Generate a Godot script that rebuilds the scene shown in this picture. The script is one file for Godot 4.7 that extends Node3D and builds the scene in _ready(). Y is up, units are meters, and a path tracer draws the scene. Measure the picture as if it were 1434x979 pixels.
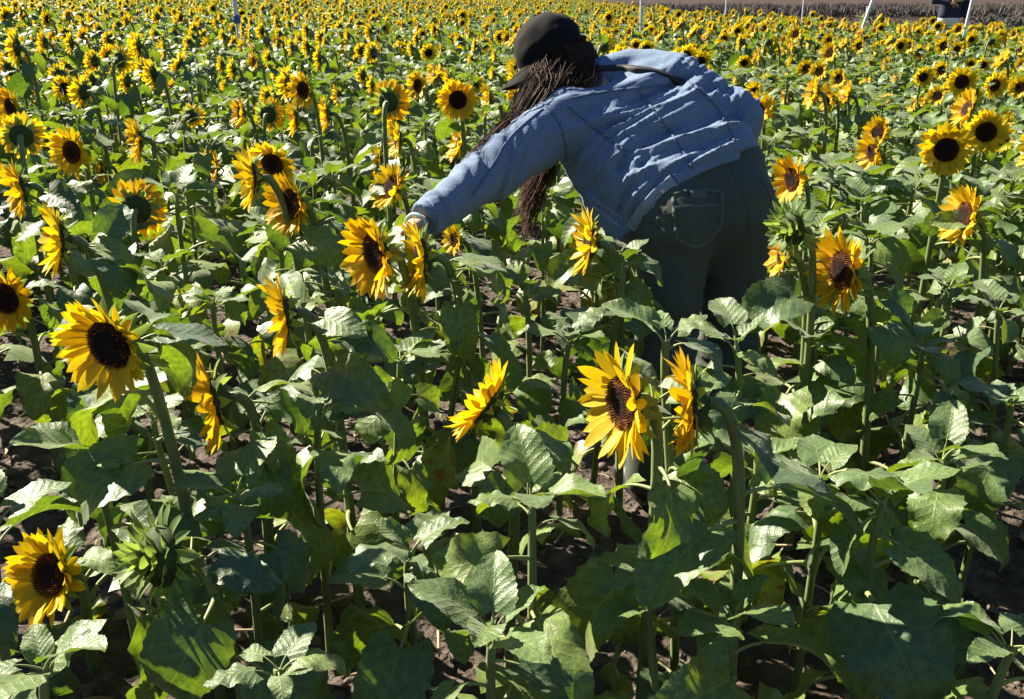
extends Node3D
# A sunflower field in hard autumn sun; a woman in a denim jacket bends over the rows to pick a flower.
# Units are metres, y is up, the camera stands at x = 0, z = 0 and looks along -z.

const LENS := 1350.0        # focal length in pixels of the 1434 x 979 photograph
const EYE := 1.42           # height of the camera
const SUN := Vector3(-0.6324, 0.6224, -0.4618)   # towards the sun
var pitch := atan2(501.5, LENS)
var rng := RandomNumberGenerator.new()
var taken := {}
var land := FastNoiseLite.new()
var M := {}                 # materials
var leaf_mats: Array = []
var petal_mats: Array = []
var leaves_fine: Array = []
var leaves_plain: Array = []
var petals: Array = []
var spots: Array = []       # bases of plants that stand already
var heads: Array = []       # [x pixel, y pixel, size, depth] of the flowers placed one by one

# ------------------------------------------------------------------ helpers
func at(px: float, py: float, d: float) -> Vector3:
	var dx := (px - 717.0) / LENS
	var dy := (489.5 - py) / LENS
	return Vector3(dx * d, EYE + d * (dy * cos(pitch) - sin(pitch)), -d * (cos(pitch) + dy * sin(pitch)))

func pixel(p: Vector3) -> Vector3:   # x, y in the photograph and the depth
	var q := p - Vector3(0, EYE, 0)
	var d := -q.y * sin(pitch) - q.z * cos(pitch)
	var v := q.y * cos(pitch) - q.z * sin(pitch)
	return Vector3(717.0 + LENS * q.x / d, 489.5 - LENS * v / d, d)

func rise(x: float, z: float) -> float:   # the lie of the land
	return 0.03 * land.get_noise_2d(x * 0.5, z * 0.5) - 0.019 * clampf(x, -14.0, 5.0) * smoothstep(2.5, 9.0, -z)   # higher on the left, farther off

func numbered(called: String) -> String:
	if not taken.has(called):
		taken[called] = 0
		return called
	taken[called] += 1
	return "%s_%03d" % [called, taken[called]]

func tag(o: Node, label: String, category: String, group := "", kind := "") -> void:
	if label: o.set_meta("label", label)
	if category: o.set_meta("category", category)
	if group: o.set_meta("group", group)
	if kind: o.set_meta("kind", kind)

func thing(called: String, label: String, category: String, where := Vector3.ZERO, group := "") -> Node3D:
	var o := Node3D.new()
	o.name = numbered(called)
	add_child(o)
	o.position = where
	tag(o, label, category, group)
	return o

func part(called: String, mesh: Mesh, mats: Array, parent: Node, where := Transform3D()) -> MeshInstance3D:
	var o := MeshInstance3D.new()
	o.name = called if parent != self else numbered(called)
	o.mesh = mesh
	parent.add_child(o, true)
	o.transform = where
	for i in mini(mats.size(), mesh.get_surface_count()):
		o.set_surface_override_material(i, mats[i])
	return o

class Sheet:   # collects triangles; front faces run clockwise
	var v := PackedVector3Array()
	var uv := PackedVector2Array()
	var c := PackedColorArray()
	var f := PackedInt32Array()
	func put(p: Vector3, t := Vector2.ZERO, k := Color.WHITE) -> int:
		v.append(p); uv.append(t); c.append(k)
		return v.size() - 1
	func tri(a: int, b: int, d: int) -> void:
		f.append(a); f.append(b); f.append(d)
	func quad(a: int, b: int, d: int, e: int) -> void:
		tri(a, b, d); tri(a, d, e)
	func ring_tube(path: PackedVector3Array, radii: PackedFloat32Array, sides: int, cap := true) -> void:
		var n := path.size()
		var side := Vector3.ZERO
		var first := v.size()
		var length := 0.0
		for i in n:
			var t := (path[mini(i + 1, n - 1)] - path[maxi(i - 1, 0)]).normalized()
			if side == Vector3.ZERO:
				side = t.cross(Vector3.UP if absf(t.y) < 0.9 else Vector3.RIGHT).normalized()
			side = (side - t * side.dot(t)).normalized()
			var other := t.cross(side)
			if i > 0: length += path[i].distance_to(path[i - 1])
			for k in sides:
				var a := TAU * k / sides
				put(path[i] + (side * cos(a) + other * sin(a)) * radii[i], Vector2(float(k) / sides, length * 8.0))
		for i in n - 1:
			for k in sides:
				var a := first + i * sides + k
				var b := first + i * sides + (k + 1) % sides
				quad(a, a + sides, b + sides, b)
		if cap:
			var e := put(path[n - 1], Vector2(0, length * 8.0))
			for k in sides:
				tri(first + (n - 1) * sides + k, e, first + (n - 1) * sides + (k + 1) % sides)
	func commit(mesh: ArrayMesh, mat: Material = null, colours := false, flat := false) -> ArrayMesh:
		var p := v; var t := uv; var k := c; var g := f
		if flat:
			p = PackedVector3Array(); t = PackedVector2Array(); k = PackedColorArray(); g = PackedInt32Array()
			for i in f:
				g.append(p.size()); p.append(v[i]); t.append(uv[i]); k.append(c[i])
		var n := PackedVector3Array()
		n.resize(p.size())
		for i in range(0, g.size(), 3):
			var a := p[g[i]]
			var m := (p[g[i + 2]] - a).cross(p[g[i + 1]] - a)
			n[g[i]] += m; n[g[i + 1]] += m; n[g[i + 2]] += m
		for i in n.size():
			n[i] = n[i].normalized() if n[i].length_squared() > 0.0 else Vector3.UP
		var arrays := []
		arrays.resize(Mesh.ARRAY_MAX)
		arrays[Mesh.ARRAY_VERTEX] = p
		arrays[Mesh.ARRAY_NORMAL] = n
		arrays[Mesh.ARRAY_TEX_UV] = t
		if colours: arrays[Mesh.ARRAY_COLOR] = k
		arrays[Mesh.ARRAY_INDEX] = g
		mesh.add_surface_from_arrays(Mesh.PRIMITIVE_TRIANGLES, arrays)
		if mat: mesh.surface_set_material(mesh.get_surface_count() - 1, mat)
		return mesh

func one(s: Sheet, mat: Material = null, colours := false, flat := false) -> ArrayMesh:
	return s.commit(ArrayMesh.new(), mat, colours, flat)

func paint(r: float, g: float, b: float) -> Color:   # a linear base colour as albedo_color wants it
	return Color(r, g, b).linear_to_srgb()

func solid(c: Color, rough := 0.8, spec := 0.5) -> StandardMaterial3D:
	var m := StandardMaterial3D.new()
	m.albedo_color = c
	m.roughness = rough
	m.metallic_specular = spec
	return m

func noise_tex(size: int, freq: float, seed_: int, lo: Color, hi: Color, kind := FastNoiseLite.TYPE_SIMPLEX_SMOOTH, octaves := 5, normal := false) -> NoiseTexture2D:
	var n := FastNoiseLite.new()
	n.noise_type = kind
	n.seed = seed_
	n.frequency = freq
	n.fractal_octaves = octaves
	var t := NoiseTexture2D.new()
	t.width = size
	t.height = size
	t.seamless = true
	t.noise = n
	t.as_normal_map = normal
	if not normal:
		var r := Gradient.new()
		r.set_color(0, lo)
		r.set_color(1, hi)
		t.color_ramp = r
	return t

func triplanar(m: StandardMaterial3D, scale_: float) -> StandardMaterial3D:
	m.uv1_triplanar = true
	m.uv1_scale = Vector3.ONE * scale_
	return m

# ------------------------------------------------------------------ textures and materials
func leaf_textures() -> Array:
	# Blade colour (paler veins, mottle) and relief (blade puffed up between the veins), in the flat leaf's own plane.
	var size := 384
	var col := Image.create(size, size, false, Image.FORMAT_RGBA8)
	var hgt := Image.create(size, size, false, Image.FORMAT_RGBA8)
	var n := FastNoiseLite.new()
	n.frequency = 0.02
	n.fractal_octaves = 4
	var cell := FastNoiseLite.new()
	cell.noise_type = FastNoiseLite.TYPE_CELLULAR
	cell.cellular_return_type = FastNoiseLite.RETURN_DISTANCE2_SUB
	cell.frequency = 0.055
	for j in size:
		for i in size:
			var y := absf((float(i) / size - 0.5) * 0.95)
			var t := float(j) / size * 1.2 - 0.18
			var warp := 0.018 * n.get_noise_2d(i * 1.3 + 400.0, j * 1.3)
			var ph := (t - 0.82 * y + 0.35 * y * y + warp + 0.3) * 7.0
			if i > size / 2: ph += 0.42
			var fr := absf(ph - roundf(ph))
			var side := clampf(1.0 - fr / (0.075 - 0.08 * y), 0.0, 1.0)
			var mid := clampf(1.0 - y / (0.014 * (1.15 - 0.8 * t)), 0.0, 1.0)
			var net := clampf(1.0 - (cell.get_noise_2d(i, j) + 1.0) / 0.16, 0.0, 1.0)
			var vein := maxf(maxf(mid, side * 0.75), net * 0.22)
			var mott := 1.0 + 0.22 * n.get_noise_2d(i * 1.2, j * 1.2) + 0.1 * n.get_noise_2d(i * 6.0, j * 6.0 + 900.0)
			var r := lerpf(0.60 * mott, 0.86, vein)
			var g := lerpf(0.74 * mott, 0.93, vein)
			var b := lerpf(0.58 * mott, 0.72, vein)
			col.set_pixel(i, j, Color(r, g, b))
			var puff := sqrt(clampf(fr * 2.0, 0.0, 1.0)) * (0.55 + 0.3 * smoothstep(0.0, 0.06, y)) - 0.25 * mid
			var h := 0.22 + 0.55 * puff + 0.16 * (1.0 - net) + 0.2 * n.get_noise_2d(i * 3.0, j * 3.0)
			hgt.set_pixel(i, j, Color(h, h, h))
	return [ImageTexture.create_from_image(col), ImageTexture.create_from_image(hgt)]

func make_materials() -> void:
	var lt := leaf_textures()
	var blotch := noise_tex(256, 0.02, 31, Color(0.55, 0.42, 0.16, 0), Color(0.46, 0.31, 0.13, 0.9))
	var ramp: Gradient = blotch.color_ramp
	ramp.offsets = PackedFloat32Array([0.55, 0.75])
	# green, blue-green, fresh green, yellowing, light yellow-green, dark
	var tones := [[0.190, 0.215, 0.080], [0.140, 0.175, 0.078], [0.240, 0.260, 0.085], [0.36, 0.32, 0.07], [0.295, 0.290, 0.075], [0.105, 0.138, 0.066]]
	for i in tones.size():
		var m := StandardMaterial3D.new()
		m.albedo_texture = lt[0]
		m.albedo_color = paint(tones[i][0] * 1.55, tones[i][1] * 1.55, tones[i][2] * 1.55)
		m.roughness = 0.46
		m.metallic_specular = 0.62
		m.heightmap_enabled = true
		m.heightmap_texture = lt[1]
		m.heightmap_scale = 0.17
		m.rim_enabled = true
		m.rim = 0.9
		m.rim_tint = 0.25
		m.backlight_enabled = true
		m.backlight = paint(0.92, 0.86, 0.16)
		m.texture_repeat = false
		if i == 3:
			m.detail_enabled = true
			m.detail_albedo = blotch
		m.resource_name = "leaf_%d" % i
		leaf_mats.append(m)
	M.stem = solid(paint(0.15, 0.205, 0.062), 0.6)
	M.stem.albedo_texture = noise_tex(128, 0.03, 5, Color(0.72, 0.74, 0.66), Color(1, 1, 1))
	M.stem.uv1_scale = Vector3(1, 0.25, 1)
	M.stem.rim_enabled = true
	M.stem.rim = 0.5
	M.stalk = solid(paint(0.20, 0.235, 0.08), 0.6)       # leaf stalks
	M.calyx = solid(paint(0.060, 0.092, 0.028), 0.75, 0.3)
	M.calyx.albedo_texture = noise_tex(128, 0.05, 8, Color(0.6, 0.62, 0.55), Color(1, 1, 1))
	M.bract = solid(paint(0.105, 0.155, 0.045), 0.6, 0.4)
	M.bract.backlight_enabled = true
	M.bract.backlight = paint(0.26, 0.36, 0.05)
	var streak := FastNoiseLite.new()
	streak.frequency = 0.06
	var pim := Image.create(64, 64, false, Image.FORMAT_RGBA8)
	for j in 64:
		for i in 64:
			var g := clampf(0.9 + 0.12 * streak.get_noise_2d(i * 4.0, j * 0.5) + 0.05 * streak.get_noise_2d(i, j + 300.0), 0.0, 1.0)
			pim.set_pixel(i, j, Color(g, g, g))
	var ptex := ImageTexture.create_from_image(pim)
	for c in [[0.88, 0.585, 0.010], [0.88, 0.54, 0.008], [0.86, 0.62, 0.015]]:
		var m := StandardMaterial3D.new()
		m.albedo_texture = ptex
		m.albedo_color = paint(c[0], c[1], c[2])
		m.roughness = 0.55
		m.metallic_specular = 0.4
		m.backlight_enabled = true
		m.backlight = paint(0.9, 0.9, 0.5)
		m.resource_name = "petal"
		petal_mats.append(m)
	M.disk = solid(Color.WHITE, 0.85, 0.3)
	M.disk.vertex_color_use_as_albedo = true

# ------------------------------------------------------------------ leaves, petals, heads
func leaf_mesh(seed_: int, rows: int, cols: int, droop: float, fold: float, lift: float) -> ArrayMesh:
	# Blade 1 long on a stalk of about half its length; leaves the stem at the origin and runs out along +x.
	var r := RandomNumberGenerator.new()
	r.seed = seed_
	var n := FastNoiseLite.new()
	n.seed = seed_
	n.frequency = 1.0
	var blade := Sheet.new()
	var stalk := Sheet.new()
	var p := Vector3.ZERO
	var steps := 5
	var sl := 0.42 + 0.16 * r.randf()
	var a := lift
	var path := PackedVector3Array()
	var radii := PackedFloat32Array()
	for i in steps + 1:
		path.append(p)
		radii.append(lerpf(0.03, 0.016, float(i) / steps))
		a = lerpf(lift, lift * 0.35 - 0.25 * droop, pow(float(i) / steps, 1.6))
		p += Vector3(cos(a), sin(a), 0) * sl / steps
	p = path[steps]
	stalk.ring_tube(path, radii, 6, false)
	var twist := r.randf_range(-0.5, 0.5)
	var wave := r.randf_range(0.02, 0.075)
	var wf := r.randf_range(1.6, 3.2)
	var phase := r.randf() * TAU
	var skew := r.randf_range(-0.06, 0.06)
	var wide := r.randf_range(0.30, 0.39)
	var sway := r.randf_range(-0.22, 0.22)
	var mid := p
	for i in rows + 1:
		var t := float(i) / rows
		var pa := a - droop * (0.25 * t + 0.75 * t * t)
		var yaw := sway * t
		var tang := Vector3(cos(pa) * cos(yaw), sin(pa), cos(pa) * sin(yaw))
		if i > 0: mid += tang / rows
		var side := tang.cross(Vector3(0, 1, 0)).normalized() if absf(tang.y) < 0.98 else Vector3(0, 0, 1)
		side = side if side.z > 0.0 else -side
		var up := side.cross(tang).normalized()
		if up.dot(Vector3(-sin(pa), cos(pa), 0)) < 0.0: up = -up
		var tw := twist * (t - 0.15)
		var s2 := side * cos(tw) + up * sin(tw)
		var u2 := up * cos(tw) - side * sin(tw)
		var q := maxf(0.0, (t - 0.2) / 0.8)
		var prof := (0.6 + 0.4 * sin(t / 0.2 * PI / 2)) if t < 0.2 else pow(1.0 - q, 0.8) * (1.0 + 0.75 * q)
		var tooth := 1.0 + (0.05 if i % 2 == 0 else -0.03) * r.randf_range(0.5, 1.3)
		for j in cols + 1:
			var u := 2.0 * j / cols - 1.0
			var hw := wide * prof * (1.0 + skew * signf(u))
			if absf(u) > 0.99: hw *= tooth * (1.0 + 0.05 * n.get_noise_2d(t * 3.0, u * 9.0))
			var along := -0.17 * pow(1.0 - t, 4) * pow(absf(u), 1.5) + 0.10 * absf(u) * t * (1.0 - t)
			var h := fold * absf(u) * hw * (1.0 - 0.5 * t) + wave * sin(t * wf * TAU + phase + (1.3 if u > 0 else 0.0)) * u * u * (0.4 + 0.6 * prof)
			h -= 0.10 * u * u * prof * maxf(0.0, -fold + 0.35)
			h += 0.022 * n.get_noise_2d(t * 4.0, u * 2.2 + 7.0) * minf(1.0, 3.0 * absf(u) + 0.2)
			if along < -0.02: h += along * 0.35
			blade.put(mid + tang * along + s2 * (u * hw) + u2 * h, Vector2(0.5 + u * hw / 0.95, (t + along + 0.18) / 1.2))
	for i in rows:
		for j in cols:
			var k := i * (cols + 1) + j
			blade.quad(k, k + 1, k + cols + 2, k + cols + 1)
	var m := ArrayMesh.new()
	blade.commit(m)
	stalk.commit(m)
	return m

func petal_mesh(seed_: int, rows: int) -> ArrayMesh:
	var r := RandomNumberGenerator.new()
	r.seed = seed_
	var s := Sheet.new()
	var wide := r.randf_range(0.145, 0.19)
	var curl := r.randf_range(-0.45, 0.5)
	var groove := r.randf_range(0.1, 0.3)
	var bend := r.randf_range(-0.12, 0.12)
	for i in rows + 1:
		var t := float(i) / rows
		var w := wide * (0.55 + 0.45 * sin(minf(t / 0.5, 1.0) * PI / 2)) * (1.0 if t < 0.5 else pow(maxf(0.0, 1.0 - pow((t - 0.5) / 0.5, 2.0)), 0.85))
		var h := curl * t * t * 0.4
		for j in 3:
			var u := j - 1.0
			s.put(Vector3(t, u * w + bend * t * t, h - (groove * w if j == 1 else 0.0)), Vector2(0.5 + 0.5 * u, t))
	for i in rows:
		for j in 2:
			var k := i * 3 + j
			s.quad(k, k + 3, k + 4, k + 1)
	return one(s)

func disk_mesh(florets: int, sort: int) -> ArrayMesh:
	# A low dome set with seeds and florets in the spiral they grow in; radius 1, faces +z.
	var r := RandomNumberGenerator.new()
	r.seed = 40 + sort
	var s := Sheet.new()
	var dark := Color(0.012, 0.007, 0.006)
	var mid: Color = [Color(0.075, 0.026, 0.012), Color(0.020, 0.011, 0.009)][sort]
	var rim_: Color = [Color(0.15, 0.052, 0.014), Color(0.060, 0.020, 0.011)][sort]
	for ring in 5:
		var rr := [0.0, 0.3, 0.6, 0.85, 1.03][ring] as float
		for k in 20:
			var z := 0.16 * (1.0 - rr * rr) - 0.10 * exp(-rr * rr * 9.0) - (0.12 if ring == 4 else 0.0)
			s.put(Vector3(rr * cos(TAU * k / 20), rr * sin(TAU * k / 20), z), Vector2.ZERO, dark)
	for ring in 4:
		for k in 20:
			var a := ring * 20 + k
			var b := ring * 20 + (k + 1) % 20
			s.quad(a, b, b + 20, a + 20)
	for i in florets:
		var rr := sqrt((i + 0.5) / florets)
		var a := i * 2.39996
		var z := 0.16 * (1.0 - rr * rr) - 0.10 * exp(-rr * rr * 9.0)
		var o := Vector3(rr * cos(a), rr * sin(a), z)
		var w := 1.15 / sqrt(florets)
		var tall := w * (0.9 + 0.9 * r.randf()) * (1.5 if rr > 0.62 else 0.8)
		var c := dark.lerp(mid, smoothstep(0.25, 0.6, rr)).lerp(rim_, smoothstep(0.55, 0.85, rr) * r.randf_range(0.4, 1.0))
		if rr < 0.35: c = c.lerp(Color(0.045, 0.05, 0.03), 0.7 * r.randf())
		var tip := c * 1.5 if rr < 0.62 or r.randf() < 0.7 else Color(0.42, 0.17, 0.02)
		var out := Vector3(cos(a), sin(a), 0)
		var e := s.put(o + Vector3(0, 0, tall) + out * 0.03 * rr, Vector2.ZERO, tip)
		var first := s.v.size()
		for k in 4:
			s.put(o + Vector3(cos(a + TAU * k / 4), sin(a + TAU * k / 4), 0) * w * 0.6 - Vector3(0, 0, 0.01), Vector2.ZERO, c)
		for k in 4:
			s.tri(first + k, e, first + (k + 1) % 4)
	return one(s, null, true)

func lathe(prof: Array, sides: int, s: Sheet, rough := 0.0, seed_ := 1) -> void:   # profile of [radius, z], from the front to the back
	var r := RandomNumberGenerator.new()
	r.seed = seed_
	var first := s.v.size()
	for i in prof.size():
		for k in sides:
			var rr: float = prof[i][0] * (1.0 + rough * r.randf_range(-1, 1))
			s.put(Vector3(rr * cos(TAU * k / sides), rr * sin(TAU * k / sides), prof[i][1]), Vector2(3.0 * k / sides, prof[i][1]))
	for i in prof.size() - 1:
		for k in sides:
			var a := first + i * sides + k
			var b := first + i * sides + (k + 1) % sides
			s.quad(a, b, b + sides, a + sides)

func bract_mesh(seed_: int) -> ArrayMesh:   # a pointed scale, 1 long along +x
	var r := RandomNumberGenerator.new()
	r.seed = seed_
	var s := Sheet.new()
	var curl := r.randf_range(0.1, 0.55)
	for i in 6:
		var t := i / 5.0
		var w := 0.29 * pow(1.0 - t, 0.9) * (0.75 + 1.3 * t) + 0.004
		for j in 3:
			s.put(Vector3(t, (j - 1) * w, -curl * t * t + (0.0 if j == 1 else 0.35 * w)), Vector2(j * 0.5, t))
	for i in 5:
		for j in 2:
			var k := i * 3 + j
			s.quad(k, k + 3, k + 4, k + 1)
	return one(s)

var disks: Array = []
var bowl: ArrayMesh
var bracts: Array = []
var bud_body: ArrayMesh
var petal_wheels: Array = []
var bract_wheel: ArrayMesh

func petal_place(i: int, n: int, layer: int, r: RandomNumberGenerator, rd: float, len_: float) -> Transform3D:
	var a := TAU * (i + 0.5 * layer + r.randf_range(-0.28, 0.28)) / n
	var tilt := r.randf_range(0.05, 0.7) + 0.18 * layer     # forward of the head's plane
	var l := len_ * r.randf_range(0.84, 1.12)
	var b := Basis(Vector3(0, 0, 1), a) * Basis(Vector3(0, 1, 0), -tilt) * Basis(Vector3(1, 0, 0), r.randf_range(-0.45, 0.45))
	return Transform3D(b.scaled_local(Vector3(l, l * r.randf_range(0.9, 1.25), l)), Vector3(cos(a), sin(a), 0) * rd * 0.93 + Vector3(0, 0, -0.04 * rd + 0.02 * rd * layer))

func make_pieces() -> void:
	var lifts := [0.95, 0.8, 0.7, 0.6, 0.5, 0.4]
	for i in 14:   # 0 to 3 rise, 4 to 9 bow over, 10 to 13 hang
		var droop := 0.3 + 0.15 * i if i < 4 else (0.9 + 0.2 * (i - 4) if i < 10 else 1.7 + 0.25 * (i - 10))
		var fold: float = [0.5, 0.22, -0.05, 0.35, 0.1][i % 5]
		leaves_fine.append(leaf_mesh(100 + i, 22, 10, droop, fold, lifts[i % 6] - (0.25 if i >= 10 else 0.0)))
		leaves_plain.append(leaf_mesh(100 + i, 8, 4, droop, fold, lifts[i % 6] - (0.25 if i >= 10 else 0.0)))
	for i in 7: petals.append(petal_mesh(200 + i, 6))
	disks = [disk_mesh(330, 0), disk_mesh(330, 1), disk_mesh(70, 0), disk_mesh(70, 1)]
	var s := Sheet.new()
	lathe([[1.0, 0.0], [1.06, -0.14], [0.98, -0.34], [0.66, -0.52], [0.3, -0.66], [0.16, -0.9]], 16, s, 0.02)
	bowl = one(s)
	for i in 4: bracts.append(bract_mesh(300 + i))
	s = Sheet.new()
	lathe([[0.0, 0.42], [0.35, 0.40], [0.68, 0.26], [0.92, 0.05], [1.0, -0.2], [0.86, -0.45], [0.5, -0.64], [0.26, -0.8], [0.16, -1.0]], 14, s, 0.03)
	bud_body = one(s)
	var st := SurfaceTool.new()
	for i in 17: st.append_from(bracts[i % 4], 0, bract_place(i, 17, i % 2, rng, 1.0))
	bract_wheel = st.commit()
	for v in 4:
		st = SurfaceTool.new()
		var r := RandomNumberGenerator.new()
		r.seed = 60 + v
		for i in 42: st.append_from(petal_mesh(220 + i % 5, 3), 0, petal_place(i / 2, 21, i % 2, r, 1.0, 1.44))
		petal_wheels.append(st.commit())

func bract_place(i: int, n: int, layer: int, r: RandomNumberGenerator, rd: float) -> Transform3D:
	var a := TAU * (i + r.randf_range(-0.3, 0.3)) / n
	var tilt := r.randf_range(-0.5, 0.35) + 0.2 * layer
	var l := rd * r.randf_range(0.75, 1.05)
	var b := Basis(Vector3(0, 0, 1), a) * Basis(Vector3(0, 1, 0), -tilt)
	return Transform3D(b.scaled_local(Vector3.ONE * l), Vector3(cos(a), sin(a), 0) * rd * (0.86 + 0.1 * layer) + Vector3(0, 0, -0.26 * rd))

func facing(n: Vector3) -> Basis:
	var x := Vector3.UP.cross(n).normalized()
	return Basis(x, n.cross(x), n)

func aim(yaw: float, up: float) -> Vector3:   # degrees; 0 looks at the camera, -90 to the left
	var a := deg_to_rad(yaw)
	var e := deg_to_rad(up)
	return Vector3(sin(a) * cos(e), sin(e), cos(a) * cos(e))

# level 2: every petal and bract a piece; 1: a petal crown in one piece; sort: 0 brown disk, 1 dark disk, 2 closed bud, 3 opening bud
func flower(parent: Node, where: Vector3, n: Vector3, dia: float, sort: int, level: int, r: RandomNumberGenerator) -> void:
	var rd := dia * (0.238 if sort < 2 else 0.35)
	var h := part("flower_head", bowl if sort < 2 else bud_body, [M.calyx], parent, Transform3D(facing(n) * Basis(Vector3(0, 0, 1), r.randf() * TAU), where))
	var k := h.transform.basis
	h.transform.basis = k
	var holder := Transform3D(Basis.from_scale(Vector3.ONE * rd), Vector3.ZERO)
	h.transform = h.transform * holder
	var pm: Material = petal_mats[r.randi() % 3]
	if sort < 2:
		part("disk", disks[sort + (0 if level == 2 else 2)], [M.disk], h)
		if level == 2:
			for layer in 2:
				var cnt := 25 - 3 * layer
				for i in cnt:
					part("petal", petals[r.randi() % petals.size()], [pm if r.randf() < 0.7 else petal_mats[r.randi() % 3]], h, petal_place(i, cnt, layer, r, 1.0, 1.36))
		else:
			part("petal_crown", petal_wheels[r.randi() % 4], [pm], h)
		if level == 2 and dia / maxf(0.01, r.get_meta("depth", 3.0) if r.has_meta("depth") else 3.0) > 0.055:
			for i in 15: part("bract", bracts[r.randi() % 4], [M.bract], h, bract_place(i, 15, i % 2, r, 1.0))
		else:
			part("bract_crown", bract_wheel, [M.bract], h)
	elif level == 2:
		for layer in 5:
			var cnt := 15 - 2 * layer
			for i in cnt:
				var a := TAU * (i + 0.5 * layer + r.randf_range(-0.25, 0.25)) / cnt
				var rr: float = [0.98, 0.9, 0.68, 0.42, 0.2][layer]
				var z: float = [-0.3, -0.02, 0.2, 0.32, 0.38][layer]
				var b := Basis(Vector3(0, 0, 1), a) * Basis(Vector3(0, 1, 0), -([0.1, 0.6, 0.95, 1.25, 1.5][layer] + r.randf_range(-0.3, 0.3)))
				part("bract", bracts[r.randi() % 4], [M.bract], h, Transform3D(b.scaled_local(Vector3.ONE * r.randf_range(0.6, 0.95)), Vector3(cos(a) * rr, sin(a) * rr, z)))
		if sort == 3:
			for i in 16: part("petal", petals[r.randi() % petals.size()], [petal_mats[2]], h, Transform3D(Basis(Vector3(0, 0, 1), TAU * i / 16) * Basis(Vector3(0, 1, 0), -0.95 + r.randf_range(-0.2, 0.2)).scaled_local(Vector3.ONE * 0.75), Vector3(cos(TAU * i / 16), sin(TAU * i / 16), 0.15) * 0.8))
	else:
		part("bract_crown", bract_wheel, [M.bract], h, Transform3D(Basis.from_scale(Vector3(0.95, 0.95, -0.9)), Vector3(0, 0, -0.2)))

func stem_path(base: Vector3, head: Vector3, n: Vector3, dia: float) -> PackedVector3Array:
	var back := dia * 0.17
	var p3 := head - n * back
	var h := p3.y - base.y
	var p1 := base + Vector3((p3.x - base.x) * 0.15, h * 0.55, (p3.z - base.z) * 0.15)
	var flat := Vector3(n.x, 0, n.z)
	var p2 := p3 - n * 0.065 - flat * 0.015 + Vector3(0, 0.03 * (1.0 - absf(n.y)), 0)
	var out := PackedVector3Array()
	for i in 15:
		var t := i / 14.0
		var k := 1.0 - t
		out.append(base * k * k * k + p1 * 3.0 * k * k * t + p2 * 3.0 * k * t * t + p3 * t * t * t)
	return out

func hides(o: Vector3, a: float, size: float) -> bool:   # would a leaf grown there cover a flower picked out above
	if heads.is_empty(): return false
	var dir := Vector3(cos(a), 0.0, -sin(a)) * size
	for k in 3:
		var p := pixel(o + dir * [0.55, 0.95, 1.35][k] + Vector3(0, size * [0.2, 0.12, -0.15][k], 0))
		var wide: float = LENS * size * [0.3, 0.36, 0.2][k] / p.z
		for h in heads:
			if h[2] > 100 and k == 1:   # nor stand between a large one and the sun
				var v: Vector3 = o + dir * 0.95 - h[4]
				var along := v.dot(SUN)
				if along > 0.0 and along < 0.7 and (v - SUN * along).length() < size * 0.4 + 0.06: return true
			if h[2] > 38 and p.z < h[3] + 0.03 and Vector2(h[0] - p.x, h[1] - p.y).length() < h[2] * 0.42 + wide * 0.7: return true
	return false

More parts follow.
